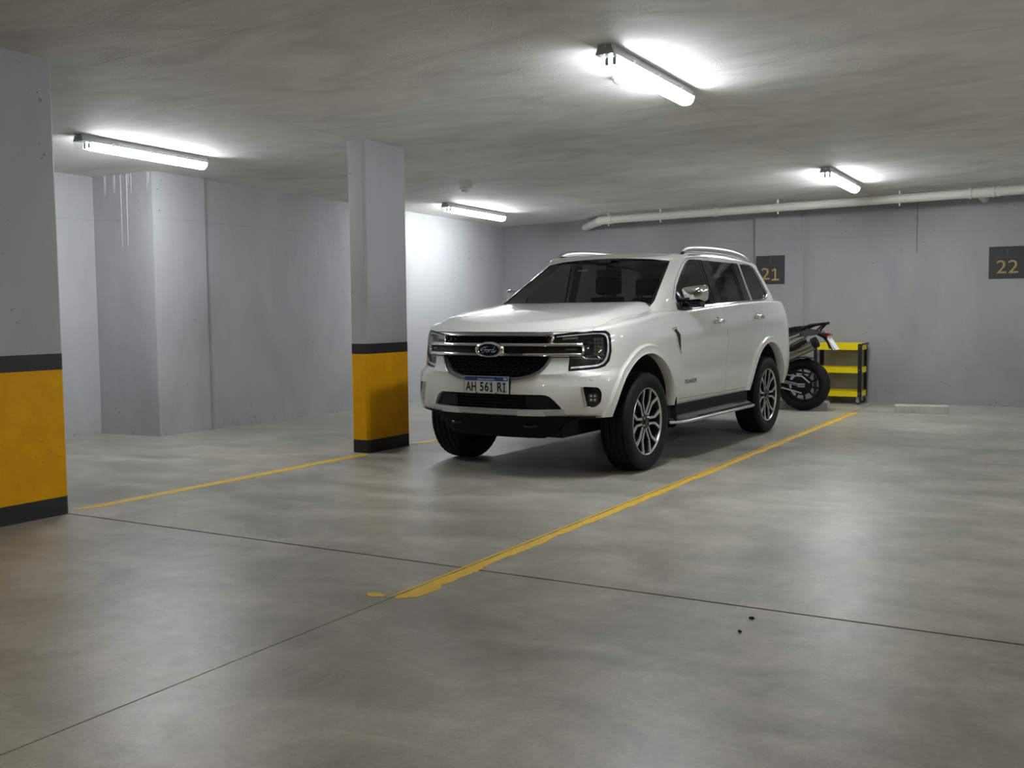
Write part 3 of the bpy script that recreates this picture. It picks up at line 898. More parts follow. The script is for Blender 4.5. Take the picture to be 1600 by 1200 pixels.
def cabin(inset=0.0, zlow=1.14):
    """greenhouse: stacked outlines leaning in from the belt to the roof"""
    NU, NV = 120, 16
    rings = []
    ZT = 1.715 - inset
    dz = curve1([(-3.7, -0.045), (-3.3, -0.016), (-2.9, 0.008), (-2.3, 0.026), (-1.7, 0.024), (-1.3, 0.004), (-1.0, -0.006)])
    outl = []
    def outline(z):
        xf = -0.375 - 1.76 * (z - 1.34) - inset * 1.4
        yw = 0.802 - 0.300 * (z - 1.30) - inset
        xr = -3.80 + 0.50 * (z - 1.30) + (0.30 * max(0, z - 1.56)) + inset
        c = [(xf, 0.0), (xf - 0.010, 0.22), (xf - 0.038, 0.42), (xf - 0.068, yw - 0.14), (xf - 0.105, yw - 0.060), (xf - 0.175, yw - 0.012), (xf - 0.33, yw), (xf - 0.9, yw + 0.008), (-2.2, yw + 0.012), (-2.8, yw + 0.006),
             (xr + 0.35, yw - 0.02), (xr + 0.14, yw - 0.055), (xr + 0.05, yw - 0.14), (xr + 0.01, 0.38), (xr, 0.0)]
        return resample(c, NU, 12)
    for j in range(NV + 1):
        zj = zlow + (ZT - zlow) * j / NV
        f = max(0.0, (zj - 1.30) / (ZT - 1.30))
        rings.append([(x, y, zj + f * f * dz(x)) for x, y in outline(zj)])
    first = rings[0]
    sx = lambda x: max(-3.1, min(-1.45, x))
    pre = [[(x + (max(-3.4, min(-0.6, x)) - x), 0.0, z) for x, y, z in first]]
    top = rings[-1]
    nd = inset_dir([(x, y) for x, y, z in top])
    R = 0.055
    for k in range(1, 6):
        ph = PI / 2 * k / 5 * 0.86
        ins, up = R * (1 - math.cos(ph)), R * math.sin(ph)
        rings.append([(x - n[0] * ins, max(0, y - n[1] * ins) if i not in (0, len(top) - 1) else 0.0, z + up * (1 if abs(n[1]) > 0.7 else 0.55 + 0.45 * abs(n[1]))) for i, ((x, y, z), n) in enumerate(zip(top, nd))])
    edge_ = rings[-1]
    crown = curve1([(-3.6, 1.765), (-3.2, 1.79), (-2.4, 1.812), (-1.8, 1.815), (-1.4, 1.80), (-1.1, 1.775)])
    for k in range(1, 13):
        tt = k / 12
        gg = 1 - (1 - tt) ** 2.2
        ring = []
        for x, y, z in edge_:
            px, py = x + (sx(x) - x) * tt, y * (1 - tt)
            ring.append((px, py, z + (crown(px) - inset - z) * gg))
        rings.append(ring)
    return solid_from_rings(pre + rings, None)

# views along which outlines are projected on the bodywork
class View:
    def __init__(self, d, e, f=(0, 0, 1)):
        self.d, self.e, self.f = Vector(d).normalized(), Vector(e).normalized(), Vector(f)
    def p(self, a, b, t): return self.e * a + self.f * b + self.d * t
VF = View((1, 0, 0), (0, 1, 0)); VB = View((-1, 0, 0), (0, 1, 0))
VL = View((0, 1, 0), (1, 0, 0)); VR = View((0, -1, 0), (1, 0, 0))
VT = View((0, 0, 1), (1, 0, 0), (0, 1, 0))
VHL = View((0.85, 0.527, 0), (-0.527, 0.85, 0)); VHR = View((0.85, -0.527, 0), (-0.527, -0.85, 0))

def cutter(polys, view, t0, t1, midx=1):
    bm = bmesh.new()
    for pl in polys:
        prism_poly(bm, pl, t0, t1, lambda a, b, t: view.p(a, b, t))
    bmesh.ops.recalc_face_normals(bm, faces=bm.faces)
    for f in bm.faces: f.material_index = midx
    return bm

SOLVERS = [e.identifier for e in bpy.types.BooleanModifier.bl_rna.properties['solver'].enum_items]
SOLVER = 'MANIFOLD' if 'MANIFOLD' in SOLVERS else 'EXACT'

def boolean(me, bm_cut, op='DIFFERENCE', solver=None, keep=False):
    a = bpy.data.objects.new('cut_a', me); col.objects.link(a)
    if not me.materials: pass
    mb = bpy.data.meshes.new('cut_b')
    if isinstance(bm_cut, bpy.types.Mesh): mb = bm_cut.copy()
    else:
        bm_cut.to_mesh(mb)
        if not keep: bm_cut.free()
    for m in me.materials: mb.materials.append(m) if len(mb.materials) < len(me.materials) else None
    b_ = bpy.data.objects.new('cut_b', mb); col.objects.link(b_)
    md = a.modifiers.new('cut', 'BOOLEAN'); md.operation = op; md.object = b_; md.solver = solver or SOLVER
    dg = bpy.context.evaluated_depsgraph_get(); dg.update()
    res = bpy.data.meshes.new_from_object(a.evaluated_get(dg))
    bpy.data.objects.remove(a); bpy.data.objects.remove(b_); bpy.data.meshes.remove(mb)
    return res

def mesh_from(bm, mats):
    me = bpy.data.meshes.new('work'); bm.to_mesh(me)
    for m in mats: me.materials.append(m)
    return me

def poly_offset(pts, d):
    n = len(pts)
    ar = sum(pts[i][0] * pts[(i + 1) % n][1] - pts[(i + 1) % n][0] * pts[i][1] for i in range(n))
    sg = 1 if ar > 0 else -1
    out = []
    for i in range(n):
        p0, p1, p2 = pts[i - 1], pts[i], pts[(i + 1) % n]
        def nrm(a, b):
            tx, ty = b[0] - a[0], b[1] - a[1]; L = math.hypot(tx, ty) or 1
            return (ty / L * sg, -tx / L * sg)
        n1, n2 = nrm(p0, p1), nrm(p1, p2)
        mx, my = n1[0] + n2[0], n1[1] + n2[1]
        q = max(0.5, (mx * mx + my * my) / 2)
        out.append((p1[0] + mx / q * d, p1[1] + my / q * d))
    return out

def smooth_poly(pts, per=6, closed=True):
    n = len(pts)
    out = []
    for i in range(n if closed else n - 1):
        q = [pts[(i - 1) % n], pts[i], pts[(i + 1) % n], pts[(i + 2) % n]] if closed else [pts[max(i - 1, 0)], pts[i], pts[i + 1], pts[min(i + 2, n - 1)]]
        for k in range(per):
            f = k / per
            out.append(tuple(0.5 * ((2 * b) + (-a + c) * f + (2 * a - 5 * b + 4 * c - d) * f * f + (-a + 3 * b - 3 * c + d) * f ** 3) for a, b, c, d in zip(*q)))
    if not closed: out.append(pts[-1])
    return out

def round_poly(pts, r, seg=4):
    """round every corner of a polygon with radius about r"""
    out = []
    n = len(pts)
    for i in range(n):
        p0, p1, p2 = Vector(pts[i - 1]), Vector(pts[i]), Vector(pts[(i + 1) % n])
        a, c = (p0 - p1), (p2 - p1)
        rr = min(r, a.length * 0.45, c.length * 0.45)
        a, c = p1 + a.normalized() * rr, p1 + c.normalized() * rr
        for k in range(seg + 1):
            t = k / seg
            q = (1 - t) ** 2 * a + 2 * t * (1 - t) * p1 + t * t * c
            out.append((q.x, q.y))
    return out

def densify(pts, step, closed=False):
    out = []
    n = len(pts)
    for i in range(n if closed else n - 1):
        a, c = pts[i], pts[(i + 1) % n]
        k = max(1, int(math.dist(a, c) / step))
        for j in range(k):
            out.append((a[0] + (c[0] - a[0]) * j / k, a[1] + (c[1] - a[1]) * j / k))
    if not closed: out.append(pts[-1])
    return out

class Surf:
    def __init__(self, bm): self.t = BVHTree.FromBMesh(bm)
    def hit(self, view, a, b, off=0.0, default=None):
        o = view.p(a, b, 6.0)
        loc, nor, i, d = self.t.ray_cast(o, -view.d)
        if loc is None:
            loc, nor, i, d = self.t.find_nearest(view.p(a, b, default if default is not None else 0.9))
        return loc + view.d * off, nor

def patch(name, surf, view, pts, off, th, mat, parent, cell=0.05, smooth=40, inside=False):
    """panel that follows the bodywork: outline projected along the view, given thickness"""
    bm = bmesh.new()
    f = bm.faces.new([bm.verts.new((a, b, 0)) for a, b in pts])
    xs = [p[0] for p in pts]; ys = [p[1] for p in pts]
    for lo, hi, nrm in ((min(xs), max(xs), Vector((1, 0, 0))), (min(ys), max(ys), Vector((0, 1, 0)))):
        k = max(1, int((hi - lo) / cell))
        for i in range(1, k):
            bmesh.ops.bisect_plane(bm, geom=bm.verts[:] + bm.edges[:] + bm.faces[:], plane_co=nrm * (lo + (hi - lo) * i / k), plane_no=nrm)
    for v in bm.verts:
        v.co = surf.hit(view, v.co.x, v.co.y, off)[0]
    bmesh.ops.recalc_face_normals(bm, faces=bm.faces)
    fs = list(bm.faces)
    r = bmesh.ops.extrude_face_region(bm, geom=fs)
    nv = [e for e in r['geom'] if isinstance(e, bmesh.types.BMVert)]
    for v in nv: v.co -= view.d * th
    return obj(name, bm, mat, parent, smooth)

def strip(name, surf, view, path, w, off, th, mat, parent, closed=False, step=0.03, smooth=50, bm=None, crown=0.25):
    """rounded moulding that follows a path on the bodywork"""
    pts = densify(path, step, closed)
    own = bm is None
    if own: bm = bmesh.new()
    n = len(pts)
    secs = []
    for i, p in enumerate(pts):
        a = pts[i - 1] if (closed or i > 0) else p
        c = pts[(i + 1) % n] if (closed or i < n - 1) else p
        tx, ty = c[0] - a[0], c[1] - a[1]; L = math.hypot(tx, ty) or 1
        nx, ny = -ty / L, tx / L
        sec = []
        for u, h in ((-0.5, -th), (-0.5, 0.55), (-0.28, 1.0), (0.28, 1.0), (0.5, 0.55), (0.5, -th)):
            q = surf.hit(view, p[0] + nx * w * u, p[1] + ny * w * u)[0]
            hh = off + (th * (h if h > 0 else 0)) if h > 0 else off - 0.004
            sec.append(bm.verts.new(q + view.d * hh))
        secs.append(sec)
    m = len(secs[0])
    for i in range(n if closed else n - 1):
        a, c = secs[i], secs[(i + 1) % n]
        for k in range(m):
            bm.faces.new((a[k], a[(k + 1) % m], c[(k + 1) % m], c[k]))
    if not closed:
        bm.faces.new(secs[0]); bm.faces.new(secs[-1])
    if own: return obj(name, bm, mat, parent, smooth)
    return bm

def mir(pts): return [(-a, b) for a, b in pts]

# ---- bodywork
low_bm = lower_body()
SB = Surf(low_bm)
cab_bm = cabin()
SC = Surf(cab_bm)
body = mesh_from(low_bm, [M['paint'], M['void']])
low_bm.free()

ARCH = 0.545
arches = bmesh.new()
for xc, rr in ((0.0, ARCH), (-2.92, ARCH)):
    for s in (-1, 1):
        lathe(arches, [(rr, s * 0.52), (rr, s * 1.2)], 'y', 64, (xc, 0, 0.385))
bmesh.ops.recalc_face_normals(arches, faces=arches.faces)
for f in arches.faces: f.material_index = 1
body = boolean(body, arches)

GRILLE = [(-0.487, 1.098), (0.487, 1.098), (0.495, 1.06), (0.478, 1.02), (0.492, 0.93), (0.475, 0.89), (0.425, 0.825), (0.33, 0.782), (0.19, 0.765), (-0.19, 0.765), (-0.33, 0.782), (-0.425, 0.825), (-0.475, 0.89), (-0.492, 0.93), (-0.478, 1.02), (-0.495, 1.06)]
INTAKE = round_poly([(-0.50, 0.645), (0.50, 0.645), (0.60, 0.525), (-0.60, 0.525)], 0.05)
HEAD = [(0.012, 1.090), (0.156, 1.106), (0.326, 1.119), (0.425, 1.117), (0.452, 1.10), (0.463, 1.07), (0.467, 0.962), (0.450, 0.892), (0.415, 0.852), (0.36, 0.836), (0.282, 0.828), (0.136, 0.818), (0.148, 0.918), (0.012, 0.918)]
FOG = round_poly([(0.234, 0.709), (0.362, 0.700), (0.385, 0.66), (0.378, 0.585), (0.335, 0.550), (0.268, 0.552)], 0.03)
body = boolean(body, cutter([GRILLE], VF, 0.70, 1.4))
body = boolean(body, cutter([INTAKE], VF, 0.74, 1.4))
for v in (VHL, VHR):
    body = boolean(body, cutter([HEAD], v, 0.80, 1.4))
    body = boolean(body, cutter([FOG], v, 0.88, 1.4))
# cabin well
body = boolean(body, cutter([[(-0.46, 0.70), (-0.62, 0.745), (-3.3, 0.76), (-3.6, 0.66), (-3.66, 0.0), (-3.6, -0.66), (-3.3, -0.76), (-0.62, -0.745), (-0.46, -0.70), (-0.40, 0.0)]], VT, 0.60, 1.8))

def split(me, poly, view, t0, t1, gap):
    """take the piece inside the prism out of the shell, leaving a shut line"""
    piece = boolean(me.copy(), cutter([poly], view, t0, t1), 'INTERSECT')
    rest = boolean(me, cutter([poly_offset(poly, gap)], view, t0 - gap, t1))
    return piece, rest

HOOD = [(0.95, -0.655), (0.95, 0.655), (0.60, 0.738), (0.40, 0.780), (-0.10, 0.800), (-0.50, 0.770), (-0.47, 0.70), (-0.43, 0.45), (-0.41, 0.0), (-0.43, -0.45), (-0.47, -0.70), (-0.50, -0.770), (-0.10, -0.800), (0.40, -0.780), (0.60, -0.738)]
hood_me, body = split(body, HOOD, VT, 1.112, 1.8, 0.005)
FDOOR = [(-0.655, 0.518), (-1.715, 0.510), (-1.735, 1.42), (-0.86, 1.42), (-0.74, 1.25), (-0.665, 1.10), (-0.645, 0.90)]
RDOOR = [(-1.722, 0.510), (-2.37, 0.508), (-2.40, 0.60), (-2.47, 0.74), (-2.60, 0.90), (-2.72, 0.99), (-2.80, 1.10), (-2.84, 1.42), (-1.742, 1.42)]
doors = []
for v in (VL, VR):
    for poly in (FDOOR, RDOOR):
        d, body = split(body, poly, v, 0.80, 1.2, 0.003)
        doors.append((d, poly is FDOOR, v))
BUMP = [(0.36, 0.30), (1.2, 0.30), (1.2, 0.822), (0.36, 0.845)]
bump_me, body = split(body, BUMP, VL, -1.3, 1.3, 0.0008)

def meobj(name, me, parent, mats, ang=30):
    me.materials.clear()
    for m in mats: me.materials.append(m)
    me.name = name
    finish(me, ang)
    return link(name, me, parent)
PAINTS = [M['paint'], M['void']]
meobj('body_shell', body, car, PAINTS)
meobj('bonnet', hood_me, car, PAINTS)
meobj('front_bumper', bump_me, car, PAINTS)
door_objs = {}
for d, front, v in doors:
    door_objs[(front, v is VL)] = meobj('front_door' if front else 'rear_door', d, car, PAINTS)

# ---- greenhouse
FWIN = [(-0.905, 1.290), (-0.875, 1.375), (-0.964, 1.463), (-1.13, 1.574), (-1.304, 1.676), (-1.385, 1.708), (-1.43, 1.716), (-1.668, 1.720), (-1.728, 1.300)]
RWIN = [(-1.832, 1.724), (-2.454, 1.722), (-2.531, 1.345), (-1.868, 1.308)]
QWIN = [(-2.656, 1.714), (-2.865, 1.716), (-3.04, 1.706), (-3.15, 1.682), (-3.235, 1.60), (-3.355, 1.445), (-3.345, 1.42), (-3.276, 1.390), (-3.146, 1.367), (-2.765, 1.352)]
WSHIELD = [(-0.752, 1.27), (-0.748, 1.345), (-0.618, 1.700), (-0.45, 1.722), (-0.2, 1.736), (0, 1.74), (0.2, 1.736), (0.45, 1.722), (0.618, 1.700), (0.748, 1.345), (0.752, 1.27)]
BACKL = round_poly([(-0.62, 1.40), (-0.52, 1.66), (0.52, 1.66), (0.62, 1.40)], 0.05)
cabme = mesh_from(cab_bm, [M['paint'], M['interior']])
inner = cabin(0.045, 1.08)
for f in inner.faces: f.material_index = 1
cabme = boolean(cabme, inner)
for v in (VL, VR):
    cabme = boolean(cabme, cutter([FWIN, RWIN, QWIN], v, 0.45, 1.2))
cabme = boolean(cabme, cutter([WSHIELD], VF, -1.72, 0.6))
cabme = boolean(cabme, cutter([BACKL], VB, 2.9, 4.5))
meobj('cabin_shell', cabme, car, [M['paint'], M['interior']])
cab_bm.free()

for v in (VL, VR):
    for nm, pl in (('front_door_window', FWIN), ('rear_door_window', RWIN), ('quarter_window', QWIN)):
        patch(nm, SC, v, poly_offset(pl, 0.004), -0.010, 0.004, M['glass'], car, 0.08)
patch('windshield', SC, VF, poly_offset(WSHIELD, 0.004), -0.012, 0.005, M['windshield'], car, 0.08)
patch('rear_window', SC, VB, poly_offset(BACKL, 0.004), -0.010, 0.004, M['glass'], car, 0.08)
# black ceramic band and cowl
WS_EDGE = [(-0.748, 1.31), (-0.612, 1.692), (-0.45, 1.713), (0, 1.731), (0.45, 1.713), (0.612, 1.692), (0.748, 1.31)]
strip('windshield_seal', SC, VF, WS_EDGE, 0.014, -0.010, 0.006, M['gloss_black'], car, step=0.05)
for v in (VL, VR):
    patch('door_pillar_trim', SC, v, [(-1.664, 1.722), (-1.836, 1.726), (-1.874, 1.306), (-1.722, 1.298)], 0.003, 0.010, M['gloss_black'], car, 0.06)
    patch('door_pillar_trim', SC, v, [(-2.450, 1.724), (-2.600, 1.722), (-2.700, 1.353), (-2.527, 1.343)], 0.003, 0.010, M['gloss_black'], car, 0.06)
    strip('quarter_trim', SC, v, [(-2.625, 1.716), (-2.735, 1.357)], 0.036, 0.004, 0.006, M['satin'], car)
    strip('belt_moulding', SC, v, [(-0.90, 1.276), (-1.20, 1.290), (-1.57, 1.306), (-2.2, 1.330), (-2.7, 1.346), (-3.12, 1.362), (-3.24, 1.378), (-3.325, 1.412), (-3.355, 1.455)], 0.020, 0.002, 0.010, M['chrome'], car, step=0.05)
    strip('window_seal', SC, v, [(-0.885, 1.30), (-0.864, 1.375), (-0.957, 1.468), (-1.124, 1.580), (-1.298, 1.682), (-1.38, 1.713), (-1.47, 1.722), (-1.668, 1.726)], 0.010, 0.0, 0.004, M['gloss_black'], car, step=0.05)
    strip('window_seal', SC, v, [(-2.656, 1.720), (-2.865, 1.723), (-3.045, 1.713), (-3.158, 1.688), (-3.243, 1.606), (-3.362, 1.447)], 0.010, 0.0, 0.004, M['gloss_black'], car, step=0.05)
    strip('door_frame_seam', SC, v, [(-0.80, 1.36), (-0.955, 1.515), (-1.21, 1.672), (-1.36, 1.730), (-1.55, 1.748), (-1.85, 1.756)], 0.006, -0.003, 0.004, M['interior'], car, step=0.05)
    strip('roof_gutter', SC, v, [(-1.42, 1.764), (-1.9, 1.782), (-2.5, 1.780), (-3.1, 1.752)], 0.012, -0.003, 0.005, M['gloss_black'], car, step=0.06)

# roof rails
for s in (-1, 1):
    b = bmesh.new()
    path = [(-1.27, 0.632, 1.752), (-1.33, 0.628, 1.785), (-1.42, 0.623, 1.815), (-1.58, 0.62, 1.834), (-1.85, 0.62, 1.846), (-2.15, 0.62, 1.850), (-2.45, 0.618, 1.847), (-2.72, 0.612, 1.837), (-2.95, 0.604, 1.817), (-3.10, 0.598, 1.793), (-3.18, 0.594, 1.765)]
    path = [cm(path, i * (len(path) - 1) / 40) for i in range(41)]
    tube(b, [(x, s * y, z - 0.012) for x, y, z in path], 0.024, 12, squash=(0.75, 1.35), upfix=(0, 0, 1))
    obj('roof_rail', b, M['satin'], car, 50)
    b = bmesh.new()
    tube(b, [(-1.245, s * 0.638, 1.742), (-1.33, s * 0.63, 1.772), (-1.42, s * 0.623, 1.795)], [0.012, 0.026, 0.018], 10)
    obj('rail_foot', b, M['gloss_black'], car, 50)
# antenna fin
b = bmesh.new()
prism_poly(b, [(-2.98, 1.80), (-3.16, 1.79), (-3.15, 1.845), (-3.10, 1.85)], -0.012, 0.012, lambda a, c, t: Vector((a, t, c)))
obj('antenna_fin', b, M['paint'], car)

# ---- cabin interior
tub = bmesh.new()
box(tub, -3.60, -0.50, -0.735, 0.735, 0.605, 0.63)
obj('cabin_floor', tub, M['interior'], car)
b = bmesh.new()
sec = [(-0.42, 1.20), (-0.40, 1.295), (-0.62, 1.315), (-0.86, 1.300), (-0.98, 1.24), (-0.96, 1.05), (-0.80, 0.80), (-0.5, 0.80)]
prism_poly(b, sec, -0.70, 0.70, lambda a, c, t: Vector((a, t, c)))
bmesh.ops.bevel(b, geom=list(b.edges), offset=0.02, segments=2, affect='EDGES')
dash = obj('dashboard', b, M['interior'], car, 40)
obj('centre_screen', newbox(-1.0, -0.985, -0.10, 0.10, 1.06, 1.29, bev=0.006), M['gloss_black'], dash)
wheel_t = Matrix.Translation((-1.06, 0.37, 1.185)) @ Matrix.Rotation(-0.42, 4, 'Y')
b = bmesh.new()
ringp = [(0, 0.185 * math.cos(2 * PI * k / 32), 0.185 * math.sin(2 * PI * k / 32)) for k in range(33)]
tube(b, ringp, 0.016, 8, cap=False)
tube(b, [(0.02, -0.18, 0), (0.02, 0.18, 0)], 0.02, 8)
tube(b, [(0.02, 0, 0), (0.02, 0, -0.18)], 0.02, 8)
box(b, 0.0, 0.05, -0.06, 0.06, -0.06, 0.05, bev=0.01)
b.transform(wheel_t)
obj('steering_wheel', b, M['seat'], car, 50)

def seat(x, y, w, parent):
    b = bmesh.new()
    box(b, x - 0.20, x + 0.30, y - w / 2, y + w / 2, 0.82, 0.96, bev=0.04)
    o = obj('seat', b, M['seat'], parent, 40)
    b = bmesh.new()
    n = 9
    prev = None
    for i in range(n):
        f = i / (n - 1)
        zc = 0.93 + 0.47 * f
        xc = x - 0.16 - 0.17 * f
        ww = w / 2 * (1.0 - 0.28 * max(0, f - 0.55) / 0.45)
        th = 0.085 - 0.03 * f
        ring = [b.verts.new((xc + th * math.cos(t) * (1.0), y + ww * math.copysign(abs(math.sin(t)) ** 0.5, math.sin(t)), zc)) for t in [2 * PI * k / 20 for k in range(20)]]
        if prev:
            for k in range(20): b.faces.new((prev[k], prev[(k + 1) % 20], ring[(k + 1) % 20], ring[k]))
        else: b.faces.new(ring)
        prev = ring
    b.faces.new(prev)
    obj('backrest', b, M['seat'], o, 60)
    b = bmesh.new()
    box(b, x - 0.41, x - 0.30, y - 0.13, y + 0.13, 1.425, 1.60, bev=0.035)
    for s in (-1, 1): tube(b, [(x - 0.34, y + s * 0.06, 1.38), (x - 0.355, y + s * 0.06, 1.47)], 0.007, 8)
    obj('headrest', b, M['seat'], o, 40)
seat(-1.50, 0.37, 0.50, car); seat(-1.50, -0.37, 0.50, car)
seat(-2.42, 0.37, 0.46, car); seat(-2.42, -0.37, 0.46, car)
# rear-view mirror with camera pod and a pale sticker
b = bmesh.new()
box(b, -1.16, -1.03, -0.07, 0.07, 1.675, 1.725, bev=0.012)
tube(b, [(-1.10, 0, 1.685), (-1.13, 0.0, 1.63)], 0.012, 8)
box(b, -1.16, -1.12, -0.125, 0.125, 1.575, 1.645, bev=0.02)
obj('inside_mirror', b, M['interior'], car, 40)
patch('windshield_sticker', SC, VF, [(-0.205, 1.625), (-0.10, 1.627), (-0.10, 1.640), (-0.205, 1.638)], -0.019, 0.001, M['white_ink'], car)

# ---- headlamps
def arc_pts(c, r, a0, a1, n):
    return [(c[0] + r * math.cos(a0 + (a1 - a0) * k / n), c[1] + r * math.sin(a0 + (a1 - a0) * k / n)) for k in range(n + 1)]
DRL = smooth_poly([(0.055, 1.077), (0.16, 1.086), (0.30, 1.098), (0.385, 1.099), (0.425, 1.082), (0.440, 1.04), (0.441, 0.965), (0.424, 0.905), (0.388, 0.868), (0.33, 0.854), (0.25, 0.848), (0.158, 0.842)], 4, closed=False)
for v in (VHL, VHR):
    house = patch('headlamp', SB, v, poly_offset(HEAD, -0.003), -0.055, 0.012, M['lamp_inner'], car, 0.06)
    rim = strip('lamp_rim', SB, v, poly_offset(HEAD, -0.010), 0.020, -0.010, 0.006, M['gloss_black'], house, closed=True, step=0.02)
    strip('light_guide', SB, v, DRL, 0.017, -0.016, 0.010, M['drl'], house, step=0.02)
    # projector barrel, reflector bowl and a bright inner shelf
    b = bmesh.new()
    for (sx_, sz_, r_) in ((0.296, 1.015, 0.042),):
        q = SB.hit(v, sx_, sz_, -0.05)[0]
        fr = Matrix((v.e, v.f, v.d)).transposed().to_4x4(); fr.translation = q
        bb = lathe(bmesh.new(), [(r_, -0.02), (r_, 0.012), (r_ * 0.9, 0.020), (r_ * 0.85, 0.010), (r_ * 0.6, 0.018), (r_ * 0.2, 0.022)], 'z', 24)
        bb.transform(fr)
        obj('projector', bb, M['gloss_black'], house, 40)
    q = SB.hit(v, 0.368, 1.0, -0.044)[0]
    fr = Matrix((v.e, v.f, v.d)).transposed().to_4x4(); fr.translation = q
    bb = bmesh.new()
    random.seed(3)
    for i in range(3):
        for j in range(5):
            xa = -0.036 + i * 0.025; ya = -0.062 + j * 0.026
            box(bb, xa, xa + 0.022, ya, ya + 0.022, 0.0, 0.006 + 0.022 * random.random())
    for vv in bb.verts: pass
    bb.transform(fr)
    obj('reflector', bb, M['chrome'], house)
    strip('inner_shelf', SB, v, [(0.262, 0.931), (0.41, 0.936)], 0.008, -0.030, 0.008, M['chrome'], house)
    strip('lower_shelf', SB, v, [(0.165, 0.915), (0.30, 0.908), (0.40, 0.905)], 0.006, -0.034, 0.006, M['satin'], house)
    strip('turn_signal', SB, v, [(0.10, 1.060), (0.215, 1.066)], 0.022, -0.040, 0.01, M['satin'], house)
    patch('lens', SB, v, poly_offset(HEAD, -0.002), -0.002, 0.003, M['lens'], house, 0.05)

# ---- grille
bmg = bmesh.new()
back = patch('grille_backing', SB, VF, poly_offset(GRILLE, -0.002), -0.075, 0.01, M['void'], car, 0.08)
gm = bmesh.new()
def in_poly(p, poly):
    c = False
    n = len(poly)
    for i in range(n):
        a, q = poly[i], poly[(i + 1) % n]
        if (a[1] > p[1]) != (q[1] > p[1]) and p[0] < (q[0] - a[0]) * (p[1] - a[1]) / (q[1] - a[1]) + a[0]: c = not c
    return c
for r in range(15):
    z = 0.772 + r * 0.0225
    for k in range(-11, 12):
        y = k * 0.05 + (0.025 if r % 2 else 0)
        if not in_poly((y, z), poly_offset(GRILLE, -0.022)): continue
        q = SB.hit(VF, y, z, -0.03)[0]
        # short horizontal bar with slanted ends: the cells read as staggered dashes
        for (ya, yb, za, zb_) in ((-0.021, 0.021, -0.003, 0.003),):
            box(gm, q.x - 0.012, q.x + 0.012, q.y + ya, q.y + yb, q.z + za, q.z + zb_)
        for sgn in (-1, 1):
            mt = Matrix.Translation((q.x - 0.006, q.y + sgn * 0.023, q.z + 0.011)) @ Matrix.Rotation(sgn * 0.35, 4, 'X')
            box(gm, -0.010, 0.010, -0.0025, 0.0025, -0.011, 0.011, mtx=mt)
tag(obj('grille_mesh', gm, M['dark_plastic'], car), kind='stuff')
strip('grille_surround', SB, VF, [(-0.492, 1.093)] + [(y, 1.094) for y in (-0.3, 0, 0.3)] + [(0.492, 1.093)], 0.026, 0.004, 0.010, M['satin_dark'], car)
for s in (1, -1):
    fl = (lambda p: p) if s == 1 else mir
    strip('grille_surround', SB, VF, fl([(0.488, 1.094), (0.497, 1.062), (0.482, 1.020)]), 0.020, 0.004, 0.012, M['chrome'], car, step=0.015)
    low_e = smooth_poly([(0.494, 0.925), (0.477, 0.888), (0.428, 0.822), (0.333, 0.778), (0.19, 0.760), (0.0, 0.757)], 5, closed=False)
    strip('grille_surround', SB, VF, fl(low_e), 0.020, 0.004, 0.012, M['satin_dark'], car, step=0.02)
def bar_path(z): return [(y, z) for y in [-0.700 + 1.40 * k / 40 for k in range(41)]]
patch('grille_centre_strip', SB, VF, [(-0.725, 0.945), (0.725, 0.945), (0.725, 1.012), (-0.725, 1.012)], 0.002, 0.05, M['dark_plastic'], car, 0.05)
strip('grille_bar', SB, VF, bar_path(1.015), 0.029, 0.006, 0.020, M['chrome'], car)
strip('grille_bar', SB, VF, bar_path(0.941), 0.029, 0.006, 0.020, M['chrome'], car)
for v in (VHL, VHR):
    strip('bar_end', SB, v, round_poly([(0.225, 1.015), (0.248, 1.005), (0.252, 0.978), (0.248, 0.951), (0.225, 0.941)], 0.01)[2:-2], 0.026, 0.004, 0.018, M['chrome'], car, step=0.01)
    strip('bar_slot', SB, v, [(0.12, 0.978), (0.205, 0.978)], 0.012, 0.006, 0.004, M['lamp_inner'], car)

# ---- badge
xb = SB.hit(VF, 0, 0.977)[0].x + 0.004
def ell(a, c, n=40): return [(a * math.cos(2 * PI * k / n), 0.977 + c * math.sin(2 * PI * k / n)) for k in range(n)]
b = bmesh.new()
lay = [(1.0, 0.0), (1.0, 0.020), (0.95, 0.030), (0.84, 0.036), (0.74, 0.034), (0.70, 0.027)]
rings = [[b.verts.new((xb + h, y * 1.0, z)) for y, z in ell(0.132 * k, 0.063 * (k if k > 0.9 else k * 0.985))] for k, h in lay]
for a, c in zip(rings, rings[1:]):
    for i in range(40): b.faces.new((a[i], a[(i + 1) % 40], c[(i + 1) % 40], c[i]))
b.faces.new(rings[0]); b.faces.new(rings[-1])
badge = obj('front_badge', b, M['chrome'], car, 35)
b = bmesh.new()
prism_poly(b, [(y, z) for y, z in ell(0.096, 0.0445)], xb + 0.027, xb + 0.0305, lambda a, c, t: Vector((t, a, c)))
obj('badge_field', b, M['badge_blue'], badge)
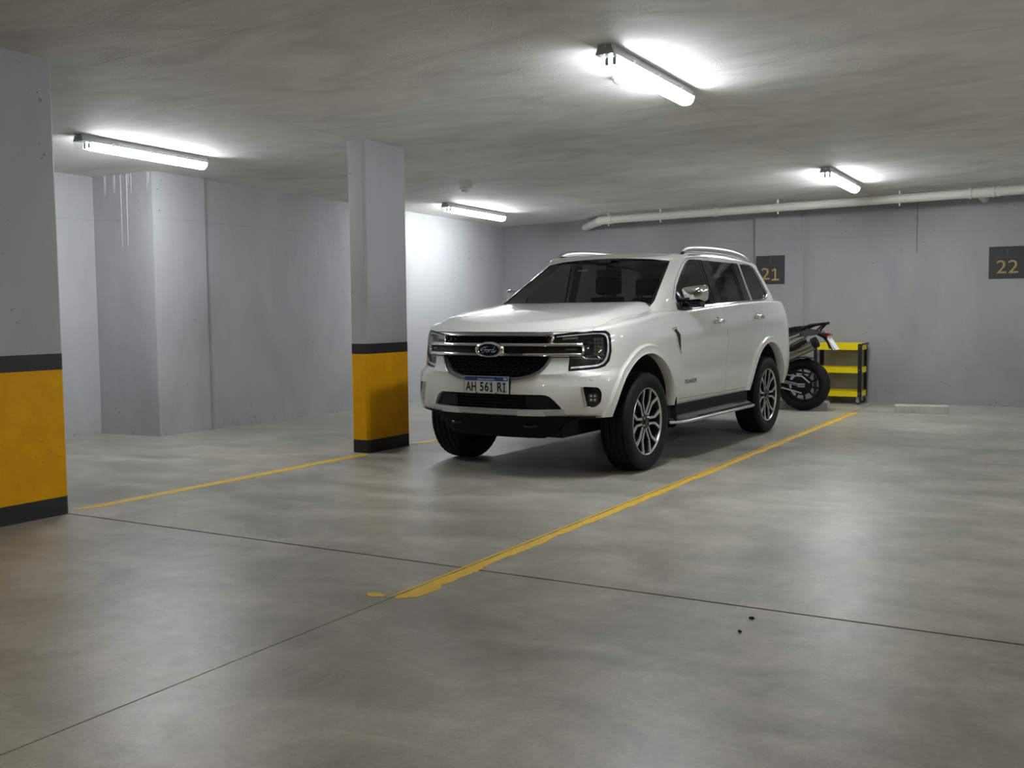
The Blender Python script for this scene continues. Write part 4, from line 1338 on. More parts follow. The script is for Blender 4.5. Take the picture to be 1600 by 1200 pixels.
# the script lettering drawn as pen strokes (x to the right as read from the front, i.e. towards +y)
strokes = [
    [(-0.070, 0.012), (-0.080, 0.004), (-0.078, -0.006), (-0.068, -0.002), (-0.060, 0.014), (-0.040, 0.023), (-0.020, 0.022), (-0.008, 0.026)],
    [(-0.034, 0.021), (-0.042, 0.000), (-0.052, -0.017), (-0.064, -0.022), (-0.070, -0.016)],
    [(-0.054, 0.001), (-0.030, 0.003), (-0.024, 0.006)],
    [(-0.016, 0.004), (-0.028, -0.001), (-0.030, -0.013), (-0.020, -0.017), (-0.009, -0.010), (-0.009, 0.001), (-0.017, 0.004), (-0.004, 0.000)],
    [(0.004, 0.005), (0.000, -0.016)], [(0.002, -0.004), (0.010, 0.004), (0.018, 0.003)],
    [(0.040, 0.002), (0.030, 0.004), (0.022, -0.006), (0.024, -0.016), (0.034, -0.015), (0.043, -0.003)],
    [(0.056, 0.026), (0.048, 0.010), (0.041, -0.010), (0.044, -0.017), (0.054, -0.013), (0.066, 0.000)]]
b = bmesh.new()
for st_ in strokes:
    pp = smooth_poly(st_, 4, closed=False)
    tube(b, [(xb + 0.031, (y + 0.004) * 0.95, 0.976 + z * 1.0) for y, z in pp], 0.0026, 6)
obj('badge_lettering', b, M['satin'], badge, 60)

# ---- number plate
zp, xp = 0.7121, SB.hit(VF, 0, 0.70)[0].x + 0.012
obj('plate_holder', newbox(xp - 0.03, xp, -0.206, 0.206, zp - 0.071, zp + 0.069, bev=0.003), M['dark_plastic'], car)
plate = obj('number_plate', newbox(xp, xp + 0.003, -0.2, 0.2, zp - 0.065, zp + 0.065), M['plate'], car)
obj('plate_band', newbox(xp + 0.003, xp + 0.004, -0.197, 0.197, zp + 0.031, zp + 0.062), M['plate_blue'], plate)
ROTF = Matrix(((0, 0, 1), (1, 0, 0), (0, 1, 0))).to_4x4()    # text plane to the y-z plane facing +x
def ptext(body_, size, y, z, mat, sx=1.0, x=xp + 0.0042, par=plate, nm='plate_lettering', spacing=1.0, depth=0.001, bold=0.0):
    t_ = text_bm(body_, size, depth, sx, 0, spacing, bold)
    t_.transform(Matrix.Translation((x, y, z)) @ ROTF)
    return obj(nm, t_, mat, par)
ptext('AH', 0.098, -0.138, zp - 0.018, M['ink'], 0.70, spacing=1.08, bold=0.0018)
t5 = text_bm('561', 0.098, 0.001, 0.80, 0, 1.12, 0.0018)
x5_ = max(v_.co.x for v_ in t5.verts) - 0.0065
box(t5, x5_ - 0.014, x5_ + 0.012, -0.0345, -0.0255, -0.0005, 0.0005)
box(t5, x5_ - 0.014, x5_ - 0.004, 0.020, 0.0275, -0.0005, 0.0005)
t5.transform(Matrix.Translation((xp + 0.0042, 0.004, zp - 0.018)) @ ROTF)
obj('plate_lettering', t5, M['ink'], plate)
ri = text_bm('RI', 0.098, 0.001, 0.78, 0, 1.3, 0.0018)
xi_ = max(v_.co.x for v_ in ri.verts) - 0.0065
for zz_ in (-0.034, 0.026): box(ri, xi_ - 0.014, xi_ + 0.014, zz_ - 0.0005, zz_ + 0.0085, -0.0005, 0.0005)
ri.transform(Matrix.Translation((xp + 0.0042, 0.135, zp - 0.018)) @ ROTF)
obj('plate_lettering', ri, M['ink'], plate)
ptext('REPUBLICA ARGENTINA', 0.0165, 0.0, zp + 0.041, M['white_ink'], 0.85, x=xp + 0.0052)
b = newbox(xp + 0.0041, xp + 0.0046, 0.158, 0.186, zp + 0.038, zp + 0.056)
flag = obj('plate_flag', b, M['sky_ink'], plate)
obj('flag_stripe', newbox(xp + 0.0046, xp + 0.0050, 0.158, 0.186, zp + 0.044, zp + 0.050), M['white_ink'], plate)
for s in (-1, 1):
    b = bmesh.new()
    tube(b, [(xp + 0.003, s * 0.09, zp + 0.058), (xp + 0.007, s * 0.09, zp + 0.058)], 0.006, 10)
    tube(b, [(xp + 0.003, s * 0.09, zp - 0.061), (xp + 0.007, s * 0.09, zp - 0.061)], 0.006, 10)
    obj('plate_screws', b, M['ink'], plate)

# ---- lower bumper
patch('intake_backing', SB, VF, poly_offset(INTAKE, -0.002), -0.10, 0.01, M['void'], car, 0.1)
for s in (-1, 1):
    pl = [(s * 0.31, 0.632), (s * 0.485, 0.632), (s * 0.575, 0.54), (s * 0.31, 0.54)]
    patch('intake_blank', SB, VF, pl, -0.028, 0.01, M['dark_plastic'], car, 0.06)
for k in range(4):
    z = 0.552 + k * 0.024
    strip('intake_slat', SB, VF, [(-0.30, z), (0.30, z)], 0.007, -0.04, 0.012, M['gloss_black'], car, step=0.06)
strip('skid_plate', SB, VF, [(-0.598, 0.508), (0.598, 0.508)], 0.052, 0.004, 0.018, M['skid'], car, step=0.04)
for s in (-1, 1):
    pl = [(s * 0.275, 0.526), (s * 0.46, 0.526), (s * 0.475, 0.484), (s * 0.255, 0.484)]
    patch('skid_pad', SB, VF, pl, 0.028, 0.012, M['satin'], car, 0.05)
b = bmesh.new()
outl = [p for p in resample(PLAN, 150) if p[0] > 0.40]
prevs = None
lay = [(0.500, 0.004), (0.478, 0.006), (0.44, 0.002), (0.37, -0.03), (0.33, -0.06), (0.318, -0.11)]
for (z, ins) in lay:
    nd = inset_dir(outl)
    half = []
    for (x0, y0), n in zip(outl, nd):
        x, y = body_point(x0, y0, max(z, 0.47))
        zz = z
        top_ = 0.484
        tp = 1.0 - 0.85 * sstep(0.44, 0.72, y0)
        zz = top_ - (0.500 - z) * tp
        half.append((x + n[0] * ins, y + n[1] * ins, zz))
    half[0] = (half[0][0], 0.0, half[0][2])
    row = [b.verts.new((x, -y, z_)) for x, y, z_ in half[:0:-1]] + [b.verts.new(p) for p in half]
    if prevs:
        for i in range(len(row) - 1): b.faces.new((prevs[i], prevs[i + 1], row[i + 1], row[i]))
    prevs = row
bmesh.ops.solidify(b, geom=list(b.faces), thickness=0.012)
obj('lower_valance', b, M['dark_plastic'], car, 40)
for s in (-1, 1):
    b = bmesh.new()
    tube(b, [(0.80, s * 0.40, 0.415), (0.842, s * 0.36, 0.405), (0.842, s * 0.30, 0.405), (0.80, s * 0.27, 0.415)], 0.012, 8)
    obj('tow_hook', b, M['gloss_black'], car, 50)
for v in (VHL, VHR):
    fh = patch('fog_lamp_bezel', SB, v, poly_offset(FOG, -0.002), -0.022, 0.01, M['gloss_black'], car, 0.04)
    strip('bezel_chrome', SB, v, [(0.236, 0.706), (0.250, 0.63), (0.268, 0.556)], 0.014, 0.003, 0.010, M['rim'], fh, step=0.02)
    strip('bezel_foot', SB, v, [(0.266, 0.554), (0.300, 0.551)], 0.012, 0.003, 0.008, M['rim'], fh, step=0.02)
    q = SB.hit(v, 0.318, 0.622, -0.021)[0]
    fr = Matrix((v.e, v.f, v.d)).transposed().to_4x4(); fr.translation = q
    bb = newbox(-0.034, 0.034, -0.034, 0.034, 0.0, 0.008, bev=0.005); bb.transform(fr)
    obj('fog_lamp', bb, M['lamp_inner'], fh)
    bb = bmesh.new()
    for i in (-1, 1):
        for j in (-1, 1): box(bb, i * 0.014 - 0.008, i * 0.014 + 0.008, j * 0.014 - 0.008, j * 0.014 + 0.008, 0.008, 0.012, bev=0.002)
    bb.transform(fr)
    obj('lamp_elements', bb, M['satin'], fh)
for v in (VHL, VHR):
    q, nn = SB.hit(v, 0.305, 0.762, 0.001)
    bb = lathe(bmesh.new(), [(0.012, -0.004), (0.012, 0.001), (0.010, 0.002)], 'z', 18)
    x_, y_ = frame_from(nn)
    fr = Matrix((x_, y_, nn)).transposed().to_4x4(); fr.translation = q
    bb.transform(fr)
    obj('parking_sensor', bb, M['paint'], car, 30)

# ---- wheel arch flares, liners, sills, steps
def flare(xc, s, r0=0.540, r1=0.638, a0=6, a1=174):
    b = bmesh.new()
    v = VL if s > 0 else VR
    prof = [(0.0, -0.06), (0.0, 0.014), (0.05, 0.021), (0.14, 0.017), (0.66, 0.021), (0.74, 0.006), (0.80, 0.001), (1.0, -0.004)]
    prev = None
    n = 56
    for i in range(n + 1):
        th = math.radians(a0 + (a1 - a0) * i / n)
        ring = []
        for (f, h) in prof:
            rr = r0 + (r1 - r0) * f
            x, z = xc + rr * math.cos(th), 0.385 + rr * math.sin(th)
            q = SB.hit(v, x, max(z, 0.49), 0)[0]
            fade = 1.0
            ring.append(b.verts.new((x, q.y + s * h * fade, max(z, 0.474))))
        if prev:
            for k in range(len(prof) - 1): b.faces.new((prev[k], prev[k + 1], ring[k + 1], ring[k]))
        prev = ring
    return obj('wheel_arch_flare', b, M['paint'], car, 35)
def liner(xc, s):
    b = bmesh.new()
    prev = None
    for i in range(33):
        th = math.radians(9 + 162 * i / 32)
        r = 0.543
        row = [b.verts.new((xc + r * math.cos(th), s * y, 0.385 + r * math.sin(th))) for y in (0.50, 0.86)]
        row.append(b.verts.new((xc + 0.30 * math.cos(th), s * 0.50, 0.385 + 0.30 * math.sin(th))))
        if prev:
            b.faces.new((prev[0], prev[1], row[1], row[0])); b.faces.new((prev[2], prev[0], row[0], row[2]))
        prev = row
    return obj('wheel_arch_liner', b, M['void'], car, 60)
for s in (1, -1):
    flare(0.0, s); flare(-2.92, s, 0.540, 0.622)
    liner(0.0, s); liner(-2.92, s)
    b = newbox(-2.40, -0.50, min(s * 0.56, s * 0.875), max(s * 0.56, s * 0.875), 0.375, 0.472)
    obj('sill_cover', b, M['void'], car)
    # running board: rounded black tread with a bright outer edge
    b = bmesh.new()
    secs = []
    for x, yo in ((-0.50, 0.845), (-0.53, 0.895), (-0.60, 0.945), (-0.72, 0.972), (-1.45, 0.975), (-2.28, 0.972), (-2.35, 0.955), (-2.385, 0.92)):
        k_ = (yo - 0.80) / 0.175
        secs.append([b.verts.new((x, s * y, z)) for y, z in ((0.80, 0.425), (0.80 + 0.15 * k_, 0.352 + 0.03 * (1 - k_)), (yo - 0.004, 0.344), (yo, 0.335), (yo - 0.006, 0.318), (0.80, 0.325))])
    for p_, q_ in zip(secs, secs[1:]):
        for k in range(6): b.faces.new((p_[k], p_[(k + 1) % 6], q_[(k + 1) % 6], q_[k]))
    b.faces.new(secs[0]); b.faces.new(secs[-1])
    step_ = obj('side_step', b, M['dark_plastic'], car)
    b = bmesh.new()
    edge_p = [(-0.52, 0.875), (-0.535, 0.90), (-0.60, 0.945), (-0.72, 0.972), (-1.45, 0.975), (-2.28, 0.972), (-2.35, 0.955)]
    tube(b, [(x, s * (y + 0.003), 0.329) for x, y in edge_p], 0.013, 8, squash=(1, 1))
    obj('step_edge', b, M['satin'], step_, 50)
    for k in range(26):
        x = -0.98 - k * 0.052
        obj('tread_rib', newbox(x - 0.016, x + 0.016, min(s * 0.925, s * 0.962), max(s * 0.925, s * 0.962), 0.340, 0.356), M['dark_plastic'], step_)
    for xb_ in (-0.85, -1.45, -2.05):
        obj('step_bracket', newbox(xb_ - 0.03, xb_ + 0.03, min(s * 0.6, s * 0.85), max(s * 0.6, s * 0.85), 0.30, 0.37), M['void'], step_)
    # mud flaps
    b = bmesh.new()
    prism_poly(b, round_poly([(0.66, 0.60), (0.66, 0.31), (0.70, 0.285), (0.90, 0.285), (0.925, 0.31), (0.925, 0.60)], 0.03), -0.565, -0.550, lambda a, c, t: Vector((t, s * a, c)))
    obj('mud_flap', b, M['dark_plastic'], car)
b = bmesh.new()
box(b, -3.75, 0.62, -0.50, 0.50, 0.30, 0.472)
box(b, -2.3, -0.62, -0.62, 0.62, 0.32, 0.472)
obj('underbody', b, M['void'], car)
for xa in (0.0, -2.92):
    obj('axle', tube(bmesh.new(), [(xa, -0.72, 0.385), (xa, 0.72, 0.385)], 0.045, 12), M['void'], car)
b = bmesh.new()
box(b, -3.98, -3.6, -0.72, 0.72, 0.36, 0.50, bev=0.03)
obj('rear_valance', b, M['dark_plastic'], car)
for v in (VL, VR):
    patch('tail_lamp', SB, View((-0.6, v.d.y * 0.8, 0), (-0.8 * v.d.y, -0.6, 0) if v is VL else (0.8, -0.6, 0)) if False else VB, [(v.d.y * 0.52, 1.05), (v.d.y * 0.74, 1.05), (v.d.y * 0.74, 1.22), (v.d.y * 0.52, 1.18)], 0.002, 0.02, M['red_lens'], car, 0.05)
    strip('tank_flap_seam' if v is VR else 'shell_seam', SB, v, [(-3.56, 1.185), (-3.70, 1.188)], 0.006, -0.002, 0.003, M['interior'], car)

# ---- wheels
def tyre_bm(R=0.390, w=0.128):
    b = bmesh.new()
    side = [(0.262, 0.098), (0.268, 0.112), (0.285, 0.119), (0.318, 0.127), (0.340, 0.128), (0.362, 0.123), (0.376, 0.114)]
    tread = []
    gr = [0.088, 0.052, 0.017]
    y = 0.108
    tread.append((0.383, 0.106))
    for gpos in (0.078, 0.026):
        tread += [(0.388, gpos + 0.008), (0.379, gpos + 0.006), (0.379, gpos - 0.006), (0.3895, gpos - 0.008)]
    half = side + tread
    prof = [(r, y_) for r, y_ in half] + [(r, -y_) for r, y_ in half[::-1]]
    seg = 96
    lathe(b, prof, 'y', seg, close=False)
    # shoulder blocks: every other segment of the shoulder is cut a little deeper
    for v in b.verts:
        r = math.hypot(v.co.x, v.co.z)
        if 0.374 < r < 0.3875 and abs(v.co.y) > 0.1:
            k = round(math.atan2(v.co.z, v.co.x) / (2 * PI) * seg)
            if k % 2 == 0:
                q = (r - 0.006) / r; v.co.x *= q; v.co.z *= q
    return b
def spoke_bar(b, p, q, w0, w1, y0, y1, yb):
    p, q = Vector(p), Vector(q)
    d = (q - p).normalized(); n = Vector((-d.y, d.x))
    vs = []
    for pt, w, y in ((p, w0, y0), (q, w1, y1)):
        for sg in (-1, 1):
            e = pt + n * (w / 2 * sg)
            vs.append((b.verts.new((e.x, y, e.y)), b.verts.new((e.x, yb, e.y))))
    a0, a1, c0, c1 = vs
    for f in ((a0[0], a1[0], c1[0], c0[0]), (a0[1], c0[1], c1[1], a1[1]), (a0[0], c0[0], c0[1], a0[1]), (a1[0], a1[1], c1[1], c1[0]), (a0[0], a0[1], a1[1], a1[0]), (c0[0], c1[0], c1[1], c0[1])):
        b.faces.new(f)
def wheel(xc, s, phase):
    M4 = Matrix.Translation((xc, s * 0.81, 0.390))
    flip = Matrix.Rotation(0 if s > 0 else PI, 4, 'Z')
    b = tyre_bm(); b.transform(M4 @ flip)
    ty = obj('tyre', b, M['rubber'], car, 35)
    b = bmesh.new()
    lathe(b, [(0.262, 0.096), (0.267, 0.111), (0.263, 0.114), (0.258, 0.109), (0.255, 0.085)], 'y', 72, close=False)
    b.transform(M4 @ flip)
    obj('rim_lip', b, M['rim'], ty, 40)
    b = bmesh.new()
    lathe(b, [(0.255, 0.100), (0.246, 0.060), (0.235, -0.10), (0.255, -0.115)], 'y', 56, close=False)
    lathe(b, [(0.240, -0.03), (0.10, -0.035), (0.02, -0.035)], 'y', 40, close=False)
    lathe(b, [(0.075, 0.02), (0.075, 0.085), (0.060, 0.092), (0.01, 0.092)], 'y', 36, close=False)
    b.transform(M4 @ flip)
    obj('rim_barrel', b, M['rim_dark'], ty, 40)
    b = bmesh.new(); bd = bmesh.new()
    for k in range(6):
        th = phase + k * PI / 3
        ct, sn = math.cos(th), math.sin(th)
        def P2(r, o): return (r * ct - o * sn, r * sn + o * ct)
        for sg in (-1, 1):
            a = P2(0.062, sg * 0.021); m_ = P2(0.165, sg * 0.025)
            e_ = (0.256 * math.cos(th + sg * 0.285), 0.256 * math.sin(th + sg * 0.285))
            spoke_bar(b, a, m_, 0.015, 0.017, 0.093, 0.100, 0.085)
            spoke_bar(b, m_, e_, 0.019, 0.023, 0.100, 0.110, 0.090)
            spoke_bar(bd, a, m_, 0.022, 0.024, 0.0855, 0.0905, 0.055)
            spoke_bar(bd, m_, e_, 0.026, 0.030, 0.0905, 0.095, 0.060)
    b.transform(M4 @ flip); bd.transform(M4 @ flip)
    obj('spokes', b, M['rim'], ty); obj('spoke_roots', bd, M['rim_dark'], ty)
    b = bmesh.new()
    lathe(b, [(0.034, 0.092), (0.034, 0.098), (0.028, 0.101), (0.005, 0.101)], 'y', 24, close=False)
    b.transform(M4 @ flip)
    obj('centre_cap', b, M['gloss_black'], ty, 40)
    for k in range(6):
        th = phase + PI / 6 + k * PI / 3
        b = tube(bmesh.new(), [(0.054 * math.cos(th), 0.085, 0.054 * math.sin(th)), (0.054 * math.cos(th), 0.105, 0.054 * math.sin(th))], 0.009, 6)
        b.transform(M4 @ flip)
        obj('wheel_nut', b, M['chrome'], ty)
    b = bmesh.new()
    lathe(b, [(0.165, 0.012), (0.165, 0.034), (0.09, 0.034)], 'y', 48, close=False)
    lathe(b, [(0.09, 0.034), (0.085, 0.05), (0.02, 0.05)], 'y', 30, close=False)
    b.transform(M4 @ flip)
    obj('brake_disc', b, M['disc'], ty, 40)
for xc in (0.0, -2.9):
    for s in (1, -1):
        wheel(xc, s, 0.02)

# ---- side details
for s in (1, -1):
    v = VL if s > 0 else VR
    # door mirror
    b = bmesh.new()
    prof = []
    n = 18
    prev = None
    cxm, cym, czm = -0.975, 0.912, 1.402
    for i in range(9):
        f = i / 8
        k = math.sqrt(max(0.0, 1 - (f * 0.96) ** 4.5))
        ring = []
        for t_ in range(n):
            a = 2 * PI * t_ / n
            ca, sa = math.cos(a), math.sin(a)
            yy = 0.108 * math.copysign(abs(ca) ** 0.36, ca) * k
            zz = 0.070 * math.copysign(abs(sa) ** 0.36, sa) * k
            ring.append(b.verts.new((cxm - 0.045 + 0.115 * f, s * (cym + yy - 0.02 * f), czm + zz + 0.008 * yy / 0.1)))
        if prev:
            for q_ in range(n): b.faces.new((prev[q_], prev[(q_ + 1) % n], ring[(q_ + 1) % n], ring[q_]))
        else: b.faces.new(ring)
        prev = ring
    b.faces.new(prev)
    mo = obj('door_mirror', b, M['chrome'], car, 60)
    b = bmesh.new()
    box(b, -1.03, -0.91, min(s * 0.78, s * 0.99), max(s * 0.78, s * 0.99), 1.286, 1.340, bev=0.018)
    box(b, -1.06, -0.83, min(s * 0.785, s * 0.86), max(s * 0.785, s * 0.86), 1.256, 1.335, bev=0.018)
    obj('mirror_foot', b, M['gloss_black'], mo, 40)
    obj('mirror_glass', newbox(-1.030, -1.021, min(s * 0.83, s * 0.99), max(s * 0.83, s * 0.99), 1.345, 1.46, bev=0.002), M['chrome'], mo)
    patch('window_corner_trim', SC, v, [(-0.868, 1.296), (-0.858, 1.372), (-0.955, 1.465), (-0.985, 1.30)], 0.004, 0.01, M['gloss_black'], car, 0.06)
    # door handles
    for key, hx, hz in ((True, -1.50, 1.155), (False, -2.575, 1.185)):
        dr = door_objs[(key, s > 0)]
        ys = abs(SB.hit(v, hx, hz)[0].y)
        b = bmesh.new()
        tube(b, [(hx + 0.105, s * (ys + 0.006), hz), (hx + 0.09, s * (ys + 0.030), hz + 0.001), (hx, s * (ys + 0.040), hz + 0.002), (hx - 0.09, s * (ys + 0.030), hz + 0.001), (hx - 0.105, s * (ys + 0.006), hz)], [0.016, 0.021, 0.022, 0.021, 0.016], 12, squash=(0.75, 1.0), upfix=(0, 0, 1))
        obj('door_handle', b, M['chrome'], dr, 60)
        b = lathe(bmesh.new(), [(0.045, 0.0015), (0.043, 0.003), (0.030, 0.0005), (0.005, -0.002)], 'y', 24, close=False)
        for vv in b.verts:
            vv.co.x *= 1.3
            vv.co = Vector((hx + vv.co.x + 0.01, s * (ys + vv.co.y + 0.001), hz + vv.co.z))
        obj('handle_cup', b, M['chrome'], dr, 40)
    # wing vent and script
    pl = [(-0.515, 1.118), (-0.575, 1.120), (-0.612, 1.06), (-0.632, 0.98), (-0.637, 0.905), (-0.615, 0.96), (-0.575, 1.04)]
    pl = [(-0.500, 1.114), (-0.566, 1.120), (-0.622, 1.06), (-0.634, 0.98), (-0.634, 0.90), (-0.596, 0.945), (-0.548, 1.035)]
    vent = patch('wing_vent', SB, v, pl, 0.006, 0.012, M['gloss_black'], car, 0.04)
    strip('vent_edge', SB, v, [(-0.503, 1.110), (-0.550, 1.032), (-0.598, 0.943), (-0.634, 0.903)], 0.012, 0.004, 0.008, M['chrome'], vent, step=0.02)
    strip('vent_top', SB, v, [(-0.503, 1.110), (-0.566, 1.115)], 0.018, 0.006, 0.010, M['chrome'], vent, step=0.02)
    tb = text_bm('TITANIUM', 0.052, 0.002, 1.08, 0, 1.05)
    for vv in tb.verts:
        x_, z_ = -0.872 - s * vv.co.x * s * (1 if s > 0 else -1), 0.655 + vv.co.y
        vv.co = Vector((x_, s * (abs(SB.hit(v, x_, z_)[0].y) + 0.002 + vv.co.z), z_))
    obj('door_script', tb, M['badge_grey'], car)
# wiper blades lying on the cowl
for ya, yb_ in ((-0.55, 0.02), (0.08, 0.60)):
    b = bmesh.new()
    pp = []
    for k in range(9):
        y = ya + (yb_ - ya) * k / 8
        q = SC.hit(VF, y, 1.318 + 0.010 * math.sin(PI * k / 8), 0.004)[0]
        pp.append(q)
    tube(b, pp, 0.008, 6)
    obj('wiper', b, M['dark_plastic'], car, 50)

# ------------------------------------------------------------------ motorcycle behind the car (nose to the left, local x backwards)
moto = empty('motorcycle', (-3.36, 12.95, 0))
tag(moto, 'black adventure motorcycle parked behind the white car, only its tail in sight', 'motorcycle')
MX = lambda x: x + 3.36      # traced bay positions to the local frame
def moto_wheel(xc, R, w, nm):
    b = bmesh.new()
    prof = []
    for k in range(17):
        a = -PI * 0.5 + PI * k / 16
        prof.append((R - w * 0.52 + w * 0.52 * math.cos(a) ** 0.8 if abs(math.cos(a)) > 1e-6 else R - w * 0.52, w / 2 * math.sin(a)))
    prof = [(R - 0.115, -w * 0.32)] + prof + [(R - 0.115, w * 0.32)]
    lathe(b, prof, 'y', 72, close=False)
    for v in b.verts:
        r = math.hypot(v.co.x, v.co.z)
        if r > R - 0.02:
            k = int((math.atan2(v.co.z, v.co.x) / (2 * PI) + 1 + abs(v.co.y) * 0.35) * 48)
            if k % 3 == 0:
                q = (r - 0.006) / r; v.co.x *= q; v.co.z *= q
    b.transform(Matrix.Translation((xc, 0, R)))
    ty = obj(nm, b, M['rubber'], moto, 40)
    b = bmesh.new()
    lathe(b, [(R - 0.112, -w * 0.36), (R - 0.120, -w * 0.36), (R - 0.138, -w * 0.15), (R - 0.138, w * 0.15), (R - 0.120, w * 0.36), (R - 0.112, w * 0.36)], 'y', 56, close=False)
    lathe(b, [(0.045, -0.06), (0.045, 0.06), (0.01, 0.06)], 'y', 24, close=False)
    b.transform(Matrix.Translation((xc, 0, R)))
    obj('rim', b, M['moto_black'], ty, 40)
    b = bmesh.new()
    for k in range(10):
        th = 0.15 + 2 * PI * k / 10
        q = Vector((math.cos(th), 0, math.sin(th)))
        w2 = Vector((math.cos(th + 0.25), 0, math.sin(th + 0.25)))
        tube(b, [q * 0.04, w2 * (R - 0.125)], 0.013, 6)
    b.transform(Matrix.Translation((xc, 0, R)))
    obj('spokes', b, M['moto_black'], ty, 50)
    b = bmesh.new()
    lathe(b, [(0.125, -0.070), (0.125, -0.075), (0.075, -0.075), (0.075, -0.070)], 'y', 40, close=False)
    b.transform(Matrix.Translation((xc, 0, R)))
    obj('brake_disc', b, M['moto_black'], ty, 40)
    return ty
moto_wheel(0.0, 0.325, 0.165, 'rear_tyre')
moto_wheel(-1.52, 0.335, 0.12, 'front_tyre')
def mt(nm, pts, r, mat, par=None, seg=10, squash=(1, 1)):
    return obj(nm, tube(bmesh.new(), pts, r, seg, squash=squash), mat, par or moto, 50)
def mprism(nm, pts, y0, y1, mat, bev=0.0, par=None):
    b = prism_poly(bmesh.new(), [(MX(a), c) for a, c in pts], y0, y1, lambda a, c, t: Vector((a, t, c)))
    if bev: bmesh.ops.bevel(b, geom=list(b.edges), offset=bev, segments=2, affect='EDGES')
    return obj(nm, b, mat, par or moto, 45)
# swing arm, chain run, sprocket, shock
for y in (-0.105, 0.105):
    mt('swing_arm', [(0.0, y, 0.32), (-0.22, y, 0.36), (-0.55, y * 0.8, 0.42)], [0.016, 0.022, 0.030], M['satin_dark'], squash=(0.6, 1))
mt('axle', [(0, -0.13, 0.32), (0, 0.13, 0.32)], 0.018, M['steel'])
obj('axle_block', newbox(-0.045, 0.05, -0.135, -0.105, 0.295, 0.345, bev=0.008), M['moto_alu'], moto)
b = lathe(bmesh.new(), [(0.128, -0.092), (0.128, -0.098), (0.03, -0.098)], 'y', 44, (0, 0, 0.325), close=False)
obj('sprocket', b, M['moto_black'], moto, 40)
mprism('chain_guard', [(-3.62, 0.505), (-3.40, 0.497), (-3.235, 0.470), (-3.235, 0.455), (-3.42, 0.470), (-3.62, 0.475)], -0.115, -0.08, M['moto_black'], 0.004)
mt('chain', [(0.10, -0.095, 0.35), (0.0, -0.095, 0.432), (-0.55, -0.095, 0.47)], 0.010, M['steel'])
mt('chain', [(0.0, -0.095, 0.222), (-0.55, -0.095, 0.36)], 0.010, M['steel'])
mprism('wheel_hugger', [(-3.60, 0.60), (-3.48, 0.655), (-3.36, 0.672), (-3.26, 0.655), (-3.26, 0.645), (-3.36, 0.660), (-3.47, 0.640), (-3.60, 0.57)], -0.085, 0.085, M['moto_black'])
mt('shock', [(-0.42, 0, 0.42), (-0.52, 0, 0.78)], 0.045, M['moto_black'])
# muffler on the near side
def cyl_path(nm, p, q, r, mat, squash=(1, 1), par=None, caps=(1, 1)):
    p, q = Vector(p), Vector(q)
    d = q - p
    return mt(nm, [p, p + d * 0.04, p + d * 0.96, q], [r * caps[0], r, r, r * caps[1]], mat, par, 20, squash)
mf = cyl_path('muffler', (MX(-3.56), -0.165, 0.655), (MX(-3.205), -0.175, 0.822), 0.062, M['titan'], (0.75, 1.0), None, (0.8, 1.0))
cyl_path('muffler_tip', (MX(-3.215), -0.172, 0.835), (MX(-3.150), -0.175, 0.865), 0.066, M['moto_black'], (0.8, 1.0), mf, (1.0, 0.8))
mt('muffler_shield', [(MX(-3.56), -0.222, 0.735), (MX(-3.40), -0.227, 0.80), (MX(-3.27), -0.225, 0.875)], [0.020, 0.024, 0.016], M['moto_black'], mf, 10, (0.4, 1.4))
mt('header_pipe', [(MX(-3.56), -0.16, 0.66), (-0.42, -0.12, 0.52), (-0.70, -0.10, 0.30), (-1.0, -0.05, 0.30), (-1.08, 0, 0.55)], 0.024, M['titan'])
# sub-frame tubes and side trims
for y in (-0.13, 0.13):
    mt('subframe_tube', [(MX(-3.80), y, 0.70), (MX(-3.542), y, 0.800), (MX(-3.355), y * 0.9, 0.912)], 0.016, M['moto_alu'])
    mt('side_trim', [(MX(-3.80), y * 1.1, 0.80), (MX(-3.543), y * 1.1, 0.885), (MX(-3.38), y, 0.950)], 0.014, M['moto_alu'])
mprism('tail_fairing', [(-3.75, 0.90), (-3.543, 0.905), (-3.37, 0.915), (-3.20, 0.955), (-3.12, 0.958), (-3.12, 0.985), (-3.21, 1.01), (-3.38, 1.02), (-3.6, 0.98), (-3.75, 0.97)], -0.11, 0.11, M['moto_gloss'], 0.012)
mprism('seat', [(-4.02, 0.86), (-3.80, 0.875), (-3.60, 0.93), (-3.38, 0.985), (-3.30, 1.01), (-3.32, 1.045), (-3.42, 1.052), (-3.544, 1.025), (-3.70, 0.965), (-3.95, 0.915)], -0.13, 0.13, M['moto_black'], 0.02)
for y in (-0.12, 0.12):
    mt('rack_tube', [(MX(-3.36), y, 1.02), (MX(-3.25), y, 1.062), (MX(-3.075), y * 0.45, 1.085)], 0.018, M['moto_black'])
    mt('rack_stay', [(MX(-3.20), y * 0.8, 0.985), (MX(-3.10), y * 0.5, 1.078)], 0.011, M['moto_black'])
mprism('rack_plate', [(-3.33, 1.030), (-3.22, 1.062), (-3.09, 1.083), (-3.08, 1.093), (-3.22, 1.078), (-3.34, 1.045)], -0.10, 0.10, M['moto_black'], 0.004)
for y in (-0.10, 0.0):
    obj('rack_bolt', newbox(MX(-3.37) - 0.02, MX(-3.37) + 0.02, y - 0.012, y + 0.012, 1.050, 1.060, bev=0.003), M['moto_alu'], moto)
mprism('plate_bracket', [(-3.25, 0.965), (-3.17, 0.975), (-3.09, 0.925), (-3.05, 0.85), (-2.995, 0.745), (-3.005, 0.742), (-3.075, 0.84), (-3.12, 0.905), (-3.20, 0.94)], -0.03, 0.03, M['moto_black'], 0.004)
mprism('number_plate', [(-3.060, 0.905), (-3.045, 0.900), (-2.950, 0.762), (-2.985, 0.757)], -0.10, 0.10, M['plate'])
